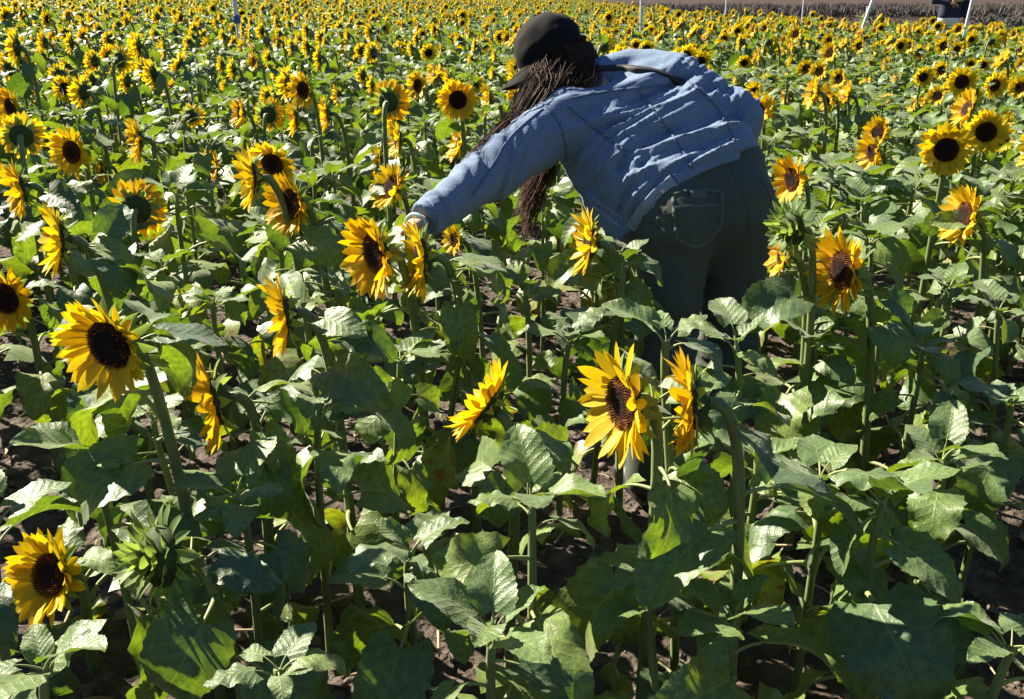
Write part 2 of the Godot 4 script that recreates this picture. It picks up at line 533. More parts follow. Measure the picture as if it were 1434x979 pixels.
func plant(called: String, label: String, group: String, head: Vector3, base: Vector3, n: Vector3, dia: float, sort: int, level: int, count: int, seed_: int, big := 1.0, from := 0.16) -> Node3D:
	# sort -1: a leafy shoot that ends in a rosette without a flower
	var r := RandomNumberGenerator.new()
	r.seed = seed_
	r.set_meta("depth", pixel(head).z)
	var root := thing(called, label, "sunflower" if sort >= 0 else "plant", base, group)
	head -= base
	var path := stem_path(Vector3(0, -0.03, 0), head, n, dia if sort >= 0 else 0.05)
	var radii := PackedFloat32Array()
	var thick := (0.0075 + 0.02 * dia) * (1.0 if sort >= 0 else 0.9)
	for i in path.size():
		var w := thick * lerpf(1.15, 0.82, i / 14.0)
		if i > 10 and sort >= 0: w *= 1.0 + 0.09 * (i - 10)
		radii.append(w)
	var s := Sheet.new()
	s.ring_tube(path, radii, 8 if level == 2 else 6)
	part("stem", one(s), [M.stem], root)
	if sort >= 0: flower(root, head, n, dia, sort, level, r)
	var a := r.randf() * TAU
	var set_: Array = leaves_fine if level == 2 else leaves_plain
	var tall := head.y
	for i in count:
		var t := lerpf(from, 0.9, pow(maxf(0.0, i + r.randf_range(-0.3, 0.3)) / maxf(1.0, count - 1.0), 0.8)) if count > 1 else 0.6
		t = clampf(t, from * 0.8, 0.84 if sort >= 0 and level == 2 else 0.92)
		a += 2.39996 + r.randf_range(-0.35, 0.35)
		var f := t * 14.0
		var k := mini(int(f), 13)
		var o := path[k].lerp(path[k + 1], f - k)
		var size := lerpf(0.185, 0.092, smoothstep(0.35, 0.95, t)) * r.randf_range(0.8, 1.2) * big
		var v := r.randi_range(9, 13) if t < 0.45 else (r.randi_range(5, 13) if t < 0.75 else r.randi_range(0, 11))
		var clear := false
		for tries in 6:
			clear = not hides(base + o, a, size)
			if clear: break
			a += 0.9
		if not clear: continue
		var tone: int = [0, 0, 0, 1, 1, 2, 2, 2, 4, 4, 4, 5][r.randi() % 12]
		if t < 0.4 and r.randf() < 0.2: tone = 3
		var b := Basis(Vector3.UP, a) * Basis(Vector3(0, 0, 1), r.randf_range(-0.45, 0.38)) * Basis(Vector3(1, 0, 0), r.randf_range(-0.8, 0.8))
		part("leaf", set_[v], [leaf_mats[tone], M.stalk], root, Transform3D(b.scaled_local(Vector3(size, size, size * r.randf_range(0.85, 1.1) * (1.0 if r.randf() < 0.5 else -1.0))), o))
	if sort < 0:   # the rosette of young leaves at the tip
		for i in 5:
			var size := r.randf_range(0.06, 0.12) * big
			a += 2.39996
			if hides(base + path[14], a, size): continue
			var b := Basis(Vector3.UP, a) * Basis(Vector3(0, 0, 1), r.randf_range(0.1, 0.5))
			part("leaf", set_[r.randi_range(0, 4)], [leaf_mats[2 if r.randf() < 0.5 else 0], M.stalk], root, Transform3D(b.scaled_local(Vector3.ONE * size), path[14] - Vector3(0, 0.006 * i, 0)))
	spots.append(Vector2(base.x, base.z))
	return root

# ------------------------------------------------------------------ the plants one can point at
func heroes() -> void:
	# x and y pixel and long diameter in the photograph, yaw, tilt, sort, leaves, what it looks like
	var list := [
		[152, 484, 152, -42, -4, 1, 11, "largest sunflower at the left, wide dark disk, turned half left"],
		[299, 563, 138, -88, -6, 1, 12, "sunflower seen edge-on facing left, right of the largest left flower"],
		[396, 442, 116, -84, -2, 1, 11, "edge-on sunflower facing left above bare soil, left of the picked flowers"],
		[80, 335, 104, -84, 8, 1, 10, "edge-on sunflower above and left of the largest left flower"],
		[6, 418, 90, -38, 0, 1, 9, "sunflower cut off by the left edge, level with the woman's thighs"],
		[524, 356, 120, -58, -4, 0, 10, "sunflower with reddish brown disk beside the woman's reaching hand"],
		[588, 362, 112, -80, 0, 1, 10, "edge-on sunflower right under the cuff of the reaching sleeve"],
		[823, 341, 90, -80, 6, 1, 9, "edge-on sunflower in front of the denim jacket's hanging hem"],
		[680, 566, 128, -106, 34, 1, 9, "sunflower tilted up and away showing its green back, lower centre"],
		[870, 565, 162, -58, 2, 0, 11, "large sunflower with red-brown disk low in front of the woman's legs"],
		[968, 566, 146, -88, -6, 1, 8, "edge-on sunflower right beside the large low one before the woman's legs"],
		[68, 806, 132, -50, 24, 0, 9, "low sunflower opening upward in the bottom left corner"],
		[1178, 379, 116, -54, 2, 0, 11, "sunflower with red-brown disk just right of the woman's hips"],
		[1095, 356, 60, -70, 10, 1, 5, "small sunflower peeping out under the green bud by the woman's hip"],
		[1350, 302, 78, -54, 10, 0, 10, "sunflower turned half left near the right edge, below the two facing ones"],
		[1424, 293, 52, -50, 10, 1, 8, "sunflower cut off by the right edge"],
		[1325, 210, 67, -4, 2, 1, 9, "larger of two dark-eyed sunflowers facing the camera at the right"],
		[1381, 185, 56, 2, 4, 1, 9, "smaller of two dark-eyed sunflowers facing the camera at the right"],
		[1354, 152, 50, -60, 20, 0, 7, "sunflower turned left just above the pair of dark-eyed flowers"],
		[1109, 252, 66, -52, 0, 0, 9, "sunflower turned half left beside the woman's right hip"],
		[1229, 186, 44, -40, 12, 0, 7, "topmost flower of a tight clump right of the woman"],
		[1221, 214, 50, -55, -4, 0, 7, "middle flower of a tight clump right of the woman"],
		[1193, 233, 42, -82, 4, 1, 7, "lowest and leftmost flower of a tight clump right of the woman"],
		[1282, 546, 42, -70, 0, 1, 6, "small low sunflower glimpsed between stems at the right"],
		[30, 190, 60, 172, 6, 1, 8, "sunflower with its back turned at the left edge, upper rows"],
		[100, 213, 64, -44, 2, 0, 9, "sunflower turned half left right of the back-turned one at left edge"],
		[26, 264, 76, -80, -6, 1, 8, "edge-on sunflower leaning left at the left edge"],
		[192, 196, 58, -82, 4, 1, 8, "edge-on sunflower above the wide back-turned flower at left"],
		[144, 236, 42, -76, 0, 0, 6, "small sunflower edge-on between two larger ones at left"],
		[90, 124, 34, -40, 0, 1, 6, "small round sunflower in the upper left rows"],
		[14, 150, 50, -58, 0, 0, 7, "sunflower with orange disk at the left edge, upper rows"],
		[192, 292, 76, 166, 4, 1, 9, "wide sunflower with its back turned, dark green centre, left side"],
		[298, 232, 44, -66, 8, 1, 7, "small cupped sunflower left of the close cluster of three"],
		[257, 262, 46, -72, 2, 1, 7, "upper of two stacked edge-on sunflowers, left side"],
		[256, 300, 44, -68, -2, 1, 7, "lower of two stacked edge-on sunflowers, left side"],
		[351, 250, 84, -82, 2, 1, 8, "edge-on sunflower at the left of a close cluster of three"],
		[381, 230, 64, -24, -16, 0, 8, "nodding sunflower with brown disk at the back of a close cluster"],
		[407, 286, 86, -54, 4, 0, 9, "sunflower with ragged petals at the right of a close cluster"],
		[424, 126, 48, -46, 0, 0, 7, "sunflower with dark oval disk, upper rows left of the cap"],
		[376, 160, 44, 160, 0, 1, 6, "back-turned sunflower in the upper rows left of the woman"],
		[336, 158, 40, -70, 10, 0, 6, "edge-on sunflower beside the back-turned one in upper rows"],
		[412, 166, 46, -86, 0, 1, 6, "narrow edge-on sunflower below the dark oval disk"],
		[456, 160, 46, -86, 0, 1, 6, "narrow edge-on sunflower, second right of the dark oval disk"],
		[641, 140, 52, -8, 2, 1, 8, "round sunflower with black disk facing the camera left of the hair"],
		[684, 140, 46, -84, 2, 1, 7, "edge-on sunflower between the hair and the round black-disk flower"],
		[547, 262, 66, -58, 26, 0, 8, "sunflower tilted up above the picked flowers"],
		[556, 196, 50, -78, 4, 1, 7, "edge-on sunflower above the tilted one, left of the sleeve"],
		[530, 230, 46, -80, 6, 1, 7, "edge-on sunflower left of the tilted one above the hand"],
		[545, 142, 54, 158, 8, 1, 7, "back-turned sunflower left of the round black-disk flower"],
		[643, 201, 50, -76, 22, 1, 7, "sunflower leaning left just above the reaching sleeve"],
		[585, 120, 38, -50, 2, 0, 6, "small sunflower in the rows above the back-turned one"],
		[636, 336, 40, -55, 10, 0, 6, "small half-open sunflower under the reaching sleeve"],
		[1140, 130, 42, -74, 8, 1, 6, "sunflower leaning left, leftmost of a row right of the jacket"],
		[1160, 138, 40, -60, -6, 0, 6, "drooping sunflower second in the row right of the jacket"],
		[1186, 132, 36, -78, 16, 1, 6, "sunflower tilted up third in the row right of the jacket"],
		[1060, 155, 48, -30, 0, 0, 7, "sunflower close behind the elbow of the denim sleeve"],
		[218, 780, 128, -70, 14, 2, 8, "big spiky green bud low in the bottom left corner"],
		[1106, 320, 76, -58, -8, 2, 9, "spiky green bud on a tall crooked stem beside the woman's hip"],
		[1255, 355, 52, -55, 30, 3, 8, "half-open greenish bud right of the woman's hips"],
	]
	var all: Array = []
	for i in list.size():
		var e: Array = list[i]
		if e[2] < 92 and i < 56: e[2] *= 1.07
		var dia := 0.188 + 0.012 * sin(i * 2.3)
		if e[5] == 2: dia = 0.15
		var d: float = LENS * dia / e[2]
		if i == 5: d = 2.36
		if i == 6: d = 2.40
		if i == 13: d = 2.35
		if i == 23: d = 2.75
		if i == 57: d = 2.25
		if i == 51: d = 3.3
		dia = e[2] * d / LENS
		var head := at(e[0], e[1], d)
		var n := aim(e[3] - rad_to_deg(atan((e[0] - 717.0) / LENS)), e[4])   # yaw is read against the line of sight
		var r := RandomNumberGenerator.new()
		r.seed = 900 + i
		var back := Vector3(n.x, 0, n.z) * 0.11
		var base := Vector3(head.x - back.x + r.randf_range(-0.05, 0.05), 0, head.z - back.z + r.randf_range(-0.04, 0.04))
		base.y = rise(base.x, base.z)
		heads.append([e[0], e[1], e[2], d, head])
		all.append([e[7], head, base, n, dia, e[5], 2 if e[2] >= 42 else 1, maxi(5, int(e[6] * (0.95 if d < 2.0 else 1.15))), 500 + i, 1.06 if d < 2.6 else 1.0])
	for q in all: plant("sunflower_plant", q[0], "", q[1], q[2], q[3], q[4], q[5], q[6], q[7], q[8], q[9])

func shoots() -> void:
	# leafy shoots without a flower: x and y pixel of the tip, depth, leaves, size of the leaves, what it looks like
	var list := [
		[745, 700, 1.72, 9, 1.25, "leafy shoot with broad pale leaves at the bottom centre"],
		[575, 770, 1.75, 9, 1.25, "leafy shoot with broad drooping leaves at the bottom, left of centre"],
		[1150, 660, 1.85, 12, 1.3, "dense leafy shoot with large shaded leaves below the tall crooked stem"],
		[1240, 700, 1.75, 11, 1.3, "leafy shoot with a big dark leaf at the bottom right"],
		[1060, 640, 2.05, 11, 1.15, "leafy shoot in front of the woman's shaded feet"],
		[1320, 640, 2.05, 11, 1.2, "leafy shoot with spreading dark leaves near the right edge"],
		[1415, 560, 2.2, 10, 1.2, "leafy shoot rising at the right edge"],
		[1420, 900, 1.55, 7, 1.2, "low leafy shoot in the bottom right corner"],
		[1030, 860, 1.72, 8, 1.2, "low leafy shoot with hanging leaves at the bottom, right of centre"],
		[1290, 480, 2.35, 10, 1.1, "leafy shoot with pale curled leaves below the half-open bud"],
		[1400, 430, 2.6, 10, 1.1, "leafy shoot with upright light green leaves at the right edge"],
		[450, 560, 2.0, 11, 1.15, "leafy shoot between the two edge-on flowers and the picked ones"],
		[330, 690, 1.8, 8, 1.15, "leafy shoot with translucent lit leaves over bare soil at left"],
		[128, 640, 1.85, 9, 1.2, "leafy shoot below the largest left flower, by the left edge"],
		[-8, 720, 1.6, 8, 1.2, "leafy shoot with shaded leaves at the left edge"],
		[390, 930, 1.45, 6, 1.05, "low young shoot with toothed leaves at the bottom edge, left of centre"],
		[60, 930, 1.42, 6, 1.15, "low shoot with broad leaves in the bottom left corner"],
		[640, 470, 2.5, 11, 1.0, "leafy shoot in the shade of the reaching arm"],
		[735, 410, 2.6, 11, 1.0, "shaded leafy shoot under the hanging hair"],
		[870, 362, 2.5, 10, 0.85, "small leafy shoot with a fresh tip in front of the jacket hem"],
		[800, 470, 2.45, 10, 1.0, "dark leafy shoot left of the woman's legs"],
		[560, 500, 2.25, 11, 1.1, "leafy shoot with pale leaves below the picked flowers"],
		[1030, 480, 2.25, 11, 1.1, "leafy shoot with light green leaves in front of the woman's knees"],
		[215, 580, 2.1, 9, 1.1, "leafy shoot behind the stem of the largest left flower"],
		[935, 470, 1.75, 5, 1.1, "slender leafy shoot rising just before the woman's legs"],
		[120, 470, 2.5, 10, 1.0, "leafy shoot with pale leaves behind the largest left flower"],
		[300, 420, 2.7, 11, 1.0, "leafy shoot with dark broad leaves left of the edge-on flowers"],
		[230, 370, 2.9, 10, 1.0, "leafy shoot with a long pale pointed leaf, left side"],
		[470, 400, 2.7, 11, 1.0, "leafy shoot left of the picked flowers"],
		[1230, 430, 2.5, 10, 1.0, "leafy shoot behind the red-brown flower right of the woman"],
		[1330, 400, 2.9, 10, 1.0, "leafy shoot with light leaves below the half-left flower at right"],
		[1140, 480, 2.4, 10, 1.05, "leafy shoot with bright leaves at the foot of the crooked stem"],
		[690, 880, 1.55, 6, 1.2, "low shoot with big sunlit leaves at the bottom centre"],
		[900, 800, 1.75, 8, 1.1, "leafy shoot over bare soil below the large low sunflower"],
	]
	for i in list.size():
		var e: Array = list[i]
		var tip := at(e[0], e[1], e[2])
		var r := RandomNumberGenerator.new()
		r.seed = 1300 + i
		var base := Vector3(tip.x + r.randf_range(-0.06, 0.06), 0, tip.z + r.randf_range(-0.05, 0.05))
		base.y = rise(base.x, base.z)
		if tip.y < base.y + 0.12: tip.y = base.y + 0.12
		plant("sunflower_shoot", e[5], "", tip, base, aim(r.randf() * 360.0, 75), 0.1, -1, 2, maxi(4, int(e[3] * 0.85)), 1400 + i, e[4] * 0.85, 0.2)

# ------------------------------------------------------------------ the rest of the rows
func side_of(px: float) -> String:
	for e in [[180.0, "by the left edge"], [390.0, "midway between left edge and woman"], [600.0, "just left of the woman"], [1080.0, "behind the woman"], [1250.0, "just right of the woman"]]:
		if px < e[0]: return e[1]
	return "by the right edge"

func rows_and_mass() -> void:
	var r := RandomNumberGenerator.new()
	r.seed = 77
	# a few plants to copy: facing left, half left, camera, away; then shoots
	var protos := []
	var kinds := [["edge-on, facing left", 0.0, 4.0, 0], ["edge-on, facing left", -6.0, -6.0, 0], ["turned half left", 40.0, 2.0, 0], ["turned half left", 34.0, 8.0, 0], ["facing the camera", 84.0, 2.0, 1], ["with its back turned", 250.0, 4.0, 1], ["tilted up to the left", 6.0, 34.0, 0]]
	for i in kinds.size():
		for v in 2:
			var n := aim(-90.0 + kinds[i][1], kinds[i][2])
			var head := Vector3(0, 0.80 + 0.03 * v, 0)
			var o := plant("sunflower_plant", "x", "", head + n * 0.1, Vector3.ZERO, n, 0.172, v if i == 4 else kinds[i][3], 1, 10 + v, 2000 + i * 3 + v)
			protos.append([o, kinds[i][0], true])
	for i in 4:
		protos.append([plant("sunflower_shoot", "x", "", Vector3(0, 0.66 + 0.03 * i, 0), Vector3.ZERO, aim(60.0 * i, 70), 0.1, -1, 1, 12, 2100 + i, 1.1), "", false])
	for p in protos: spots.pop_back()
	var merged := []
	for p in protos: merged.append(merge(p[0]))
	var places := []
	for p in protos: places.append([])
	var step := 0.36
	var kept := []
	# smaller blooms whose places the photograph shows: x and y pixel, size, which plant to copy
	for e in [[22, 66, 38, 0], [60, 82, 30, 1], [99, 60, 26, 0], [114, 50, 24, 12], [168, 84, 36, 10], [193, 64, 30, 0], [214, 104, 38, 2], [236, 124, 34, 12], [250, 88, 32, 13], [266, 128, 30, 3], [268, 162, 40, 10], [290, 64, 24, 4], [326, 58, 20, 12], [326, 96, 30, 0], [356, 86, 28, 5], [340, 66, 22, 4], [386, 104, 26, 1], [430, 66, 26, 2], [446, 80, 30, 0], [470, 108, 30, 4], [496, 84, 24, 12], [474, 134, 34, 3], [62, 60, 28, 1], [50, 134, 30, 4], [288, 92, 22, 0], [318, 132, 26, 2],
		[1129, 96, 27, 5], [1293, 108, 28, 9], [1257, 110, 24, 12], [1318, 98, 25, 4], [1377, 91, 22, 8], [1395, 89, 22, 4], [1414, 77, 20, 9], [1321, 64, 22, 4], [1261, 64, 20, 9], [1161, 57, 20, 5], [1203, 64, 20, 4], [1042, 88, 22, 9], [1031, 108, 24, 2], [1056, 130, 34, 4], [1429, 122, 32, 5], [1294, 148, 28, 3], [1277, 158, 28, 0], [1240, 141, 30, 12], [1213, 116, 24, 13], [1279, 184, 22, 12], [600, 74, 24, 9], [576, 68, 22, 2], [520, 118, 30, 0], [700, 52, 18, 9], [660, 84, 22, 2], [690, 104, 26, 1]]:
		var d: float = LENS * 0.172 / e[2]
		var h := at(e[0], e[1], d)
		var n: Vector3 = aim(-90.0 + kinds[e[3] / 2][1], kinds[e[3] / 2][2])
		var foot := Vector3(h.x - n.x * 0.1, 0, h.z - n.z * 0.1)
		foot.y = rise(foot.x, foot.z)
		var tall := clampf((h.y - foot.y) / (0.80 + 0.03 * (e[3] % 2) + n.y * 0.1), 0.72, 1.3)
		spots.append(Vector2(foot.x, foot.z))
		heads.append([e[0], e[1], e[2], d, h])
		kept.append([e[3], Transform3D(Basis.from_scale(Vector3(1.0, tall, 1.0)), foot), Vector3(e[0], e[1], 0.1 + 0.001 * d), d])
	var far := []
	var zi := 0
	var z := -0.9
	while z > -98.0:
		var wide := 3.0 - z * 0.72
		var k := step if z > -24.0 else (step * 1.3 if z > -60.0 else step * 2.0)
		var x := -wide
		while x < wide:
			var q := Vector2(x + r.randf_range(-0.14, 0.14), z + r.randf_range(-0.14, 0.14))
			x += k
			if q.x > maxf(10.8 - 0.29 * (-q.y - 21.0), 6.3) + 0.4 * sin(q.y): continue
			var ok := true
			for s in spots:
				if s.distance_squared_to(q) < 0.05: ok = false; break
			if not ok: continue
			if q.x > 0.18 and q.x < 0.86 and q.y < -2.25 and q.y > -3.25: continue
			if q.x > -0.55 and q.x < 0.3 and q.y < -2.2 and q.y > -2.75: continue
			var base := Vector3(q.x, rise(q.x, q.y), q.y)
			var mid := pixel(base + Vector3(0, 0.8, 0))
			var inside := mid.z > 0.3 and mid.x > -60.0 and mid.x < 1494.0
			if q.y > -2.55 and mid.x > -60.0 - 300.0 / maxf(0.4, mid.z) and mid.x < 1494.0 + 300.0 / maxf(0.4, mid.z): continue
			var lead := r.randf()
			var which := -1
			var spin := r.randfn(-10.0 if mid.x < 717.0 else 0.0, 15.0)
			var size := clampf(r.randfn(1.0, 0.09), 0.76, 1.18)
			var bare := (0.30 if mid.z > 8.0 else 0.12) + 0.28 * land.get_noise_2d(q.x * 0.7 + 50.0, q.y * 0.7) + (0.30 * smoothstep(6.0, 12.0, mid.z) if mid.x < 850.0 else 0.12 + 0.14 * smoothstep(7.0, 12.0, mid.z))
			if mid.z < 4.6 and inside and (mid.z < 3.5 or r.randf() < 0.3):
				which = 14 + r.randi() % 4
				size *= 0.95
			elif lead < bare: which = 14 + r.randi() % 4
			else:
				var front := 0.16 if mid.x > 900.0 else 0.05
				var u := r.randf()
				var kd := 4 if u < front else (2 if u < front + 0.2 else (3 if u < front + 0.36 else (5 if u < front + 0.42 else (6 if u < front + 0.48 else (0 if u < front + 0.7 else 1)))))
				which = kd * 2 + r.randi() % 2
			if which >= 14: spin = r.randf() * 360.0
			var head := pixel(base + Vector3(0, 0.8 * size, 0))
			if which < 14 and inside:
				for h in heads:
					if head.z < h[3] + 0.3 and Vector2(h[0] - head.x, h[1] - head.y).length() < 0.5 * (h[2] + LENS * 0.18 / head.z): which = 14 + r.randi() % 4; size *= 0.9; break
			var item := [which, Transform3D(Basis(Vector3.UP, deg_to_rad(spin)).scaled(Vector3(size, size * r.randf_range(0.95, 1.05), size)), base), mid]
			if inside and mid.z < 12.0: kept.append(item)
			else: far.append(item)
		z -= k
	kept.sort_custom(func(a, b): return a[2].z < b[2].z)
	var singles := 206
	for i in kept.size():
		if i >= singles: far.append(kept[i]); continue
		var it: Array = kept[i]
		var p: Array = protos[it[0]]
		var where := side_of(it[2].x)
		var deep: float = it[3] if it.size() > 3 else it[2].z
		var row := "in the nearer rows" if deep < 4.6 else ("in the middle rows" if deep < 7.9 else "in the farther rows")
		var o: Node3D = p[0].duplicate()
		o.name = numbered("sunflower_plant" if p[2] else "sunflower_shoot")
		add_child(o)
		o.transform = it[1]
		if p[2]: tag(o, "sunflower %s %s %s" % [p[1], row, where], "sunflower", "sunflowers %s %s %s" % [p[1], row, where])
		else: tag(o, "flowerless leafy shoot %s %s" % [row, where], "plant", "shoots %s %s" % [row, where])
	for it in far: places[it[0]].append(it[1])
	var mass := thing("sunflower_mass", "countless sunflowers filling the far rows to the edge of the field", "sunflowers")
	mass.set_meta("kind", "stuff")
	for i in protos.size():
		if places[i].size():
			var mm := MultiMesh.new()
			mm.transform_format = MultiMesh.TRANSFORM_3D
			mm.mesh = merged[i]
			mm.instance_count = places[i].size()
			for k in places[i].size(): mm.set_instance_transform(k, places[i][k])
			var o := MultiMeshInstance3D.new()
			o.name = "flowering_rows" if protos[i][2] else "leafy_rows"
			o.multimesh = mm
			o.set_meta("kind", "stuff")
			mass.add_child(o, true)
		remove_child(protos[i][0])
		protos[i][0].free()
	print("single ", mini(kept.size(), singles), " of ", kept.size(), " far ", far.size(), " deepest ", kept[mini(kept.size(), singles) - 1][2].z)

func merge(root: Node3D) -> ArrayMesh:   # one plant as one mesh, a surface for each material
	var by := {}
	var walk := [[root, Transform3D()]]
	while walk:
		var w: Array = walk.pop_back()
		for c in w[0].get_children():
			var t: Transform3D = w[1] * c.transform
			walk.append([c, t])
			var turn: Basis = t.basis.inverse().transposed()
			for k in c.mesh.get_surface_count():
				var m: Material = c.get_surface_override_material(k)
				if not by.has(m): by[m] = [PackedVector3Array(), PackedVector3Array(), PackedVector2Array(), PackedColorArray(), PackedInt32Array()]
				var a: Array = c.mesh.surface_get_arrays(k)
				var first: int = by[m][0].size()
				for v in a[Mesh.ARRAY_VERTEX]: by[m][0].append(t * v)
				for v in a[Mesh.ARRAY_NORMAL]: by[m][1].append((turn * v).normalized())
				by[m][2].append_array(a[Mesh.ARRAY_TEX_UV])
				if a[Mesh.ARRAY_COLOR] != null: by[m][3].append_array(a[Mesh.ARRAY_COLOR])
				var f: PackedInt32Array = a[Mesh.ARRAY_INDEX] if a[Mesh.ARRAY_INDEX] != null else PackedInt32Array(range(a[Mesh.ARRAY_VERTEX].size()))
				var mirrored := t.basis.determinant() < 0.0
				for q in range(0, f.size(), 3):
					by[m][4].append(first + f[q])
					by[m][4].append(first + f[q + (2 if mirrored else 1)])
					by[m][4].append(first + f[q + (1 if mirrored else 2)])
	var out := ArrayMesh.new()
	for m in by:
		var arrays := []
		arrays.resize(Mesh.ARRAY_MAX)
		arrays[Mesh.ARRAY_VERTEX] = by[m][0]
		arrays[Mesh.ARRAY_NORMAL] = by[m][1]
		arrays[Mesh.ARRAY_TEX_UV] = by[m][2]
		if by[m][3].size(): arrays[Mesh.ARRAY_COLOR] = by[m][3]
		arrays[Mesh.ARRAY_INDEX] = by[m][4]
		out.add_surface_from_arrays(Mesh.PRIMITIVE_TRIANGLES, arrays)
		out.surface_set_material(out.get_surface_count() - 1, m)
	return out

# ------------------------------------------------------------------ ground
func graded(lo: float, hi: float, fine_lo: float, fine_hi: float, step: float, grow: float) -> PackedFloat32Array:
	var out := PackedFloat32Array()
	var x := fine_lo
	while x <= fine_hi: out.append(x); x += step
	var s := step
	while x < hi: out.append(x); s *= grow; x += s
	out.append(hi)
	s = step
	x = fine_lo
	var low := PackedFloat32Array()
	while x > lo: s *= grow; x -= s; low.append(maxf(x, lo))
	low.reverse()
	low.append_array(out)
	return low

func sheet_of_land(xs: PackedFloat32Array, zs: PackedFloat32Array, height: Callable, keep = null) -> ArrayMesh:
	var s := Sheet.new()
	for z in zs:
		for x in xs:
			s.put(Vector3(x, height.call(x, z), z), Vector2(x, z))
	var w := xs.size()
	for j in zs.size() - 1:
		for i in w - 1:
			var k := j * w + i
			if keep and not keep.call(xs[i], zs[j]): continue
			s.quad(k, k + 1, k + w + 1, k + w)
	return one(s)

func ground() -> void:
	var clod := FastNoiseLite.new()
	clod.seed = 4
	clod.frequency = 1.0
	clod.fractal_octaves = 4
	clod.fractal_gain = 0.6
	var soil := solid(paint(0.138, 0.118, 0.102), 0.95, 0.25)
	soil.albedo_texture = noise_tex(512, 0.012, 12, Color(0.52, 0.48, 0.45), Color(1, 0.98, 0.96), FastNoiseLite.TYPE_SIMPLEX_SMOOTH, 6)
	soil.heightmap_enabled = true
	soil.heightmap_texture = noise_tex(512, 0.03, 13, Color.BLACK, Color.WHITE, FastNoiseLite.TYPE_SIMPLEX_SMOOTH, 6)
	soil.heightmap_scale = 1.6
	triplanar(soil, 1.7)
	M.soil = soil
	var xs := graded(-500, 500, -2.6, 2.6, 0.03, 1.16)
	var zs := graded(-700, 60, -5.2, -0.6, 0.03, 1.16)
	var height := func(x, z):
		var near := 1.0 if z > -14.0 else 0.0
		var rough := 0.030 * clod.get_noise_2d(x * 2.6, z * 2.6) + 0.026 * absf(clod.get_noise_2d(x * 9.0, z * 9.0)) if near > 0.0 else 0.0
		return rise(x, z) + rough - 0.012
	var g := part("ground", sheet_of_land(xs, zs, height), [soil], self)
	tag(g, "", "", "", "structure")
	# clods and crumbs of soil, and the dry litter between the stems
	var r := RandomNumberGenerator.new()
	r.seed = 5
	var crumb := solid(paint(0.125, 0.102, 0.085), 0.95, 0.25)
	var bit := Sheet.new()
	var ico := SphereMesh.new()
	ico.radius = 1.0
	ico.height = 1.5
	ico.radial_segments = 7
	ico.rings = 4
	var arr := ico.get_mesh_arrays()
	var vv: PackedVector3Array = arr[Mesh.ARRAY_VERTEX]
	for p in vv: bit.put(p * (1.0 + 0.5 * clod.get_noise_3d(p.x * 1.4, p.y * 1.4, p.z * 1.4)))
	for k in arr[Mesh.ARRAY_INDEX]: bit.f.append(k)
	scatter("soil_clods", "crumbled dry clods of brown soil between the stems", "soil", one(bit, crumb), 5200, r, height, 0.004, 0.021, false)
	var straw := Sheet.new()
	straw.ring_tube(PackedVector3Array([Vector3(-0.5, 0, 0), Vector3(-0.1, 0.04, 0.05), Vector3(0.5, 0, -0.04)]), PackedFloat32Array([0.03, 0.035, 0.02]), 4)
	var dry := solid(paint(0.33, 0.25, 0.15), 0.85)
	scatter("dry_litter", "dry straw and broken stalks littering the soil", "litter", one(straw, dry), 620, r, height, 0.03, 0.14, true)
	var dead := solid(paint(0.20, 0.135, 0.075), 0.85)
	var curled: ArrayMesh = leaf_mesh(77, 6, 4, 2.6, 0.9, 0.2)
	curled.surface_set_material(0, dead)
	curled.surface_set_material(1, dry)
	scatter("dead_leaves", "withered brown leaves lying on the soil", "leaves", curled, 150, r, height, 0.05, 0.1, false)

func scatter(called: String, label: String, category: String, mesh: Mesh, count: int, r: RandomNumberGenerator, height: Callable, lo: float, hi: float, lying: bool) -> void:
	var mm := MultiMesh.new()
	mm.transform_format = MultiMesh.TRANSFORM_3D
	mm.mesh = mesh
	mm.instance_count = count
	for i in count:
		var z := -0.8 - 4.4 * r.randf()
		var x := r.randf_range(-1.0, 1.0) * (0.5 - z * 0.62)
		var s := lo + (hi - lo) * pow(r.randf(), 3.0 if not lying else 1.0)
		var b := Basis(Vector3.UP, r.randf() * TAU) * Basis(Vector3(0, 0, 1), r.randf_range(-0.25, 0.25) if lying else r.randf_range(-0.6, 0.6))
		mm.set_instance_transform(i, Transform3D(b.scaled(Vector3.ONE * s), Vector3(x, height.call(x, z) + s * 0.2, z)))
	var o := MultiMeshInstance3D.new()
	o.name = called
	o.multimesh = mm
	add_child(o)
	tag(o, label, category, "", "stuff")

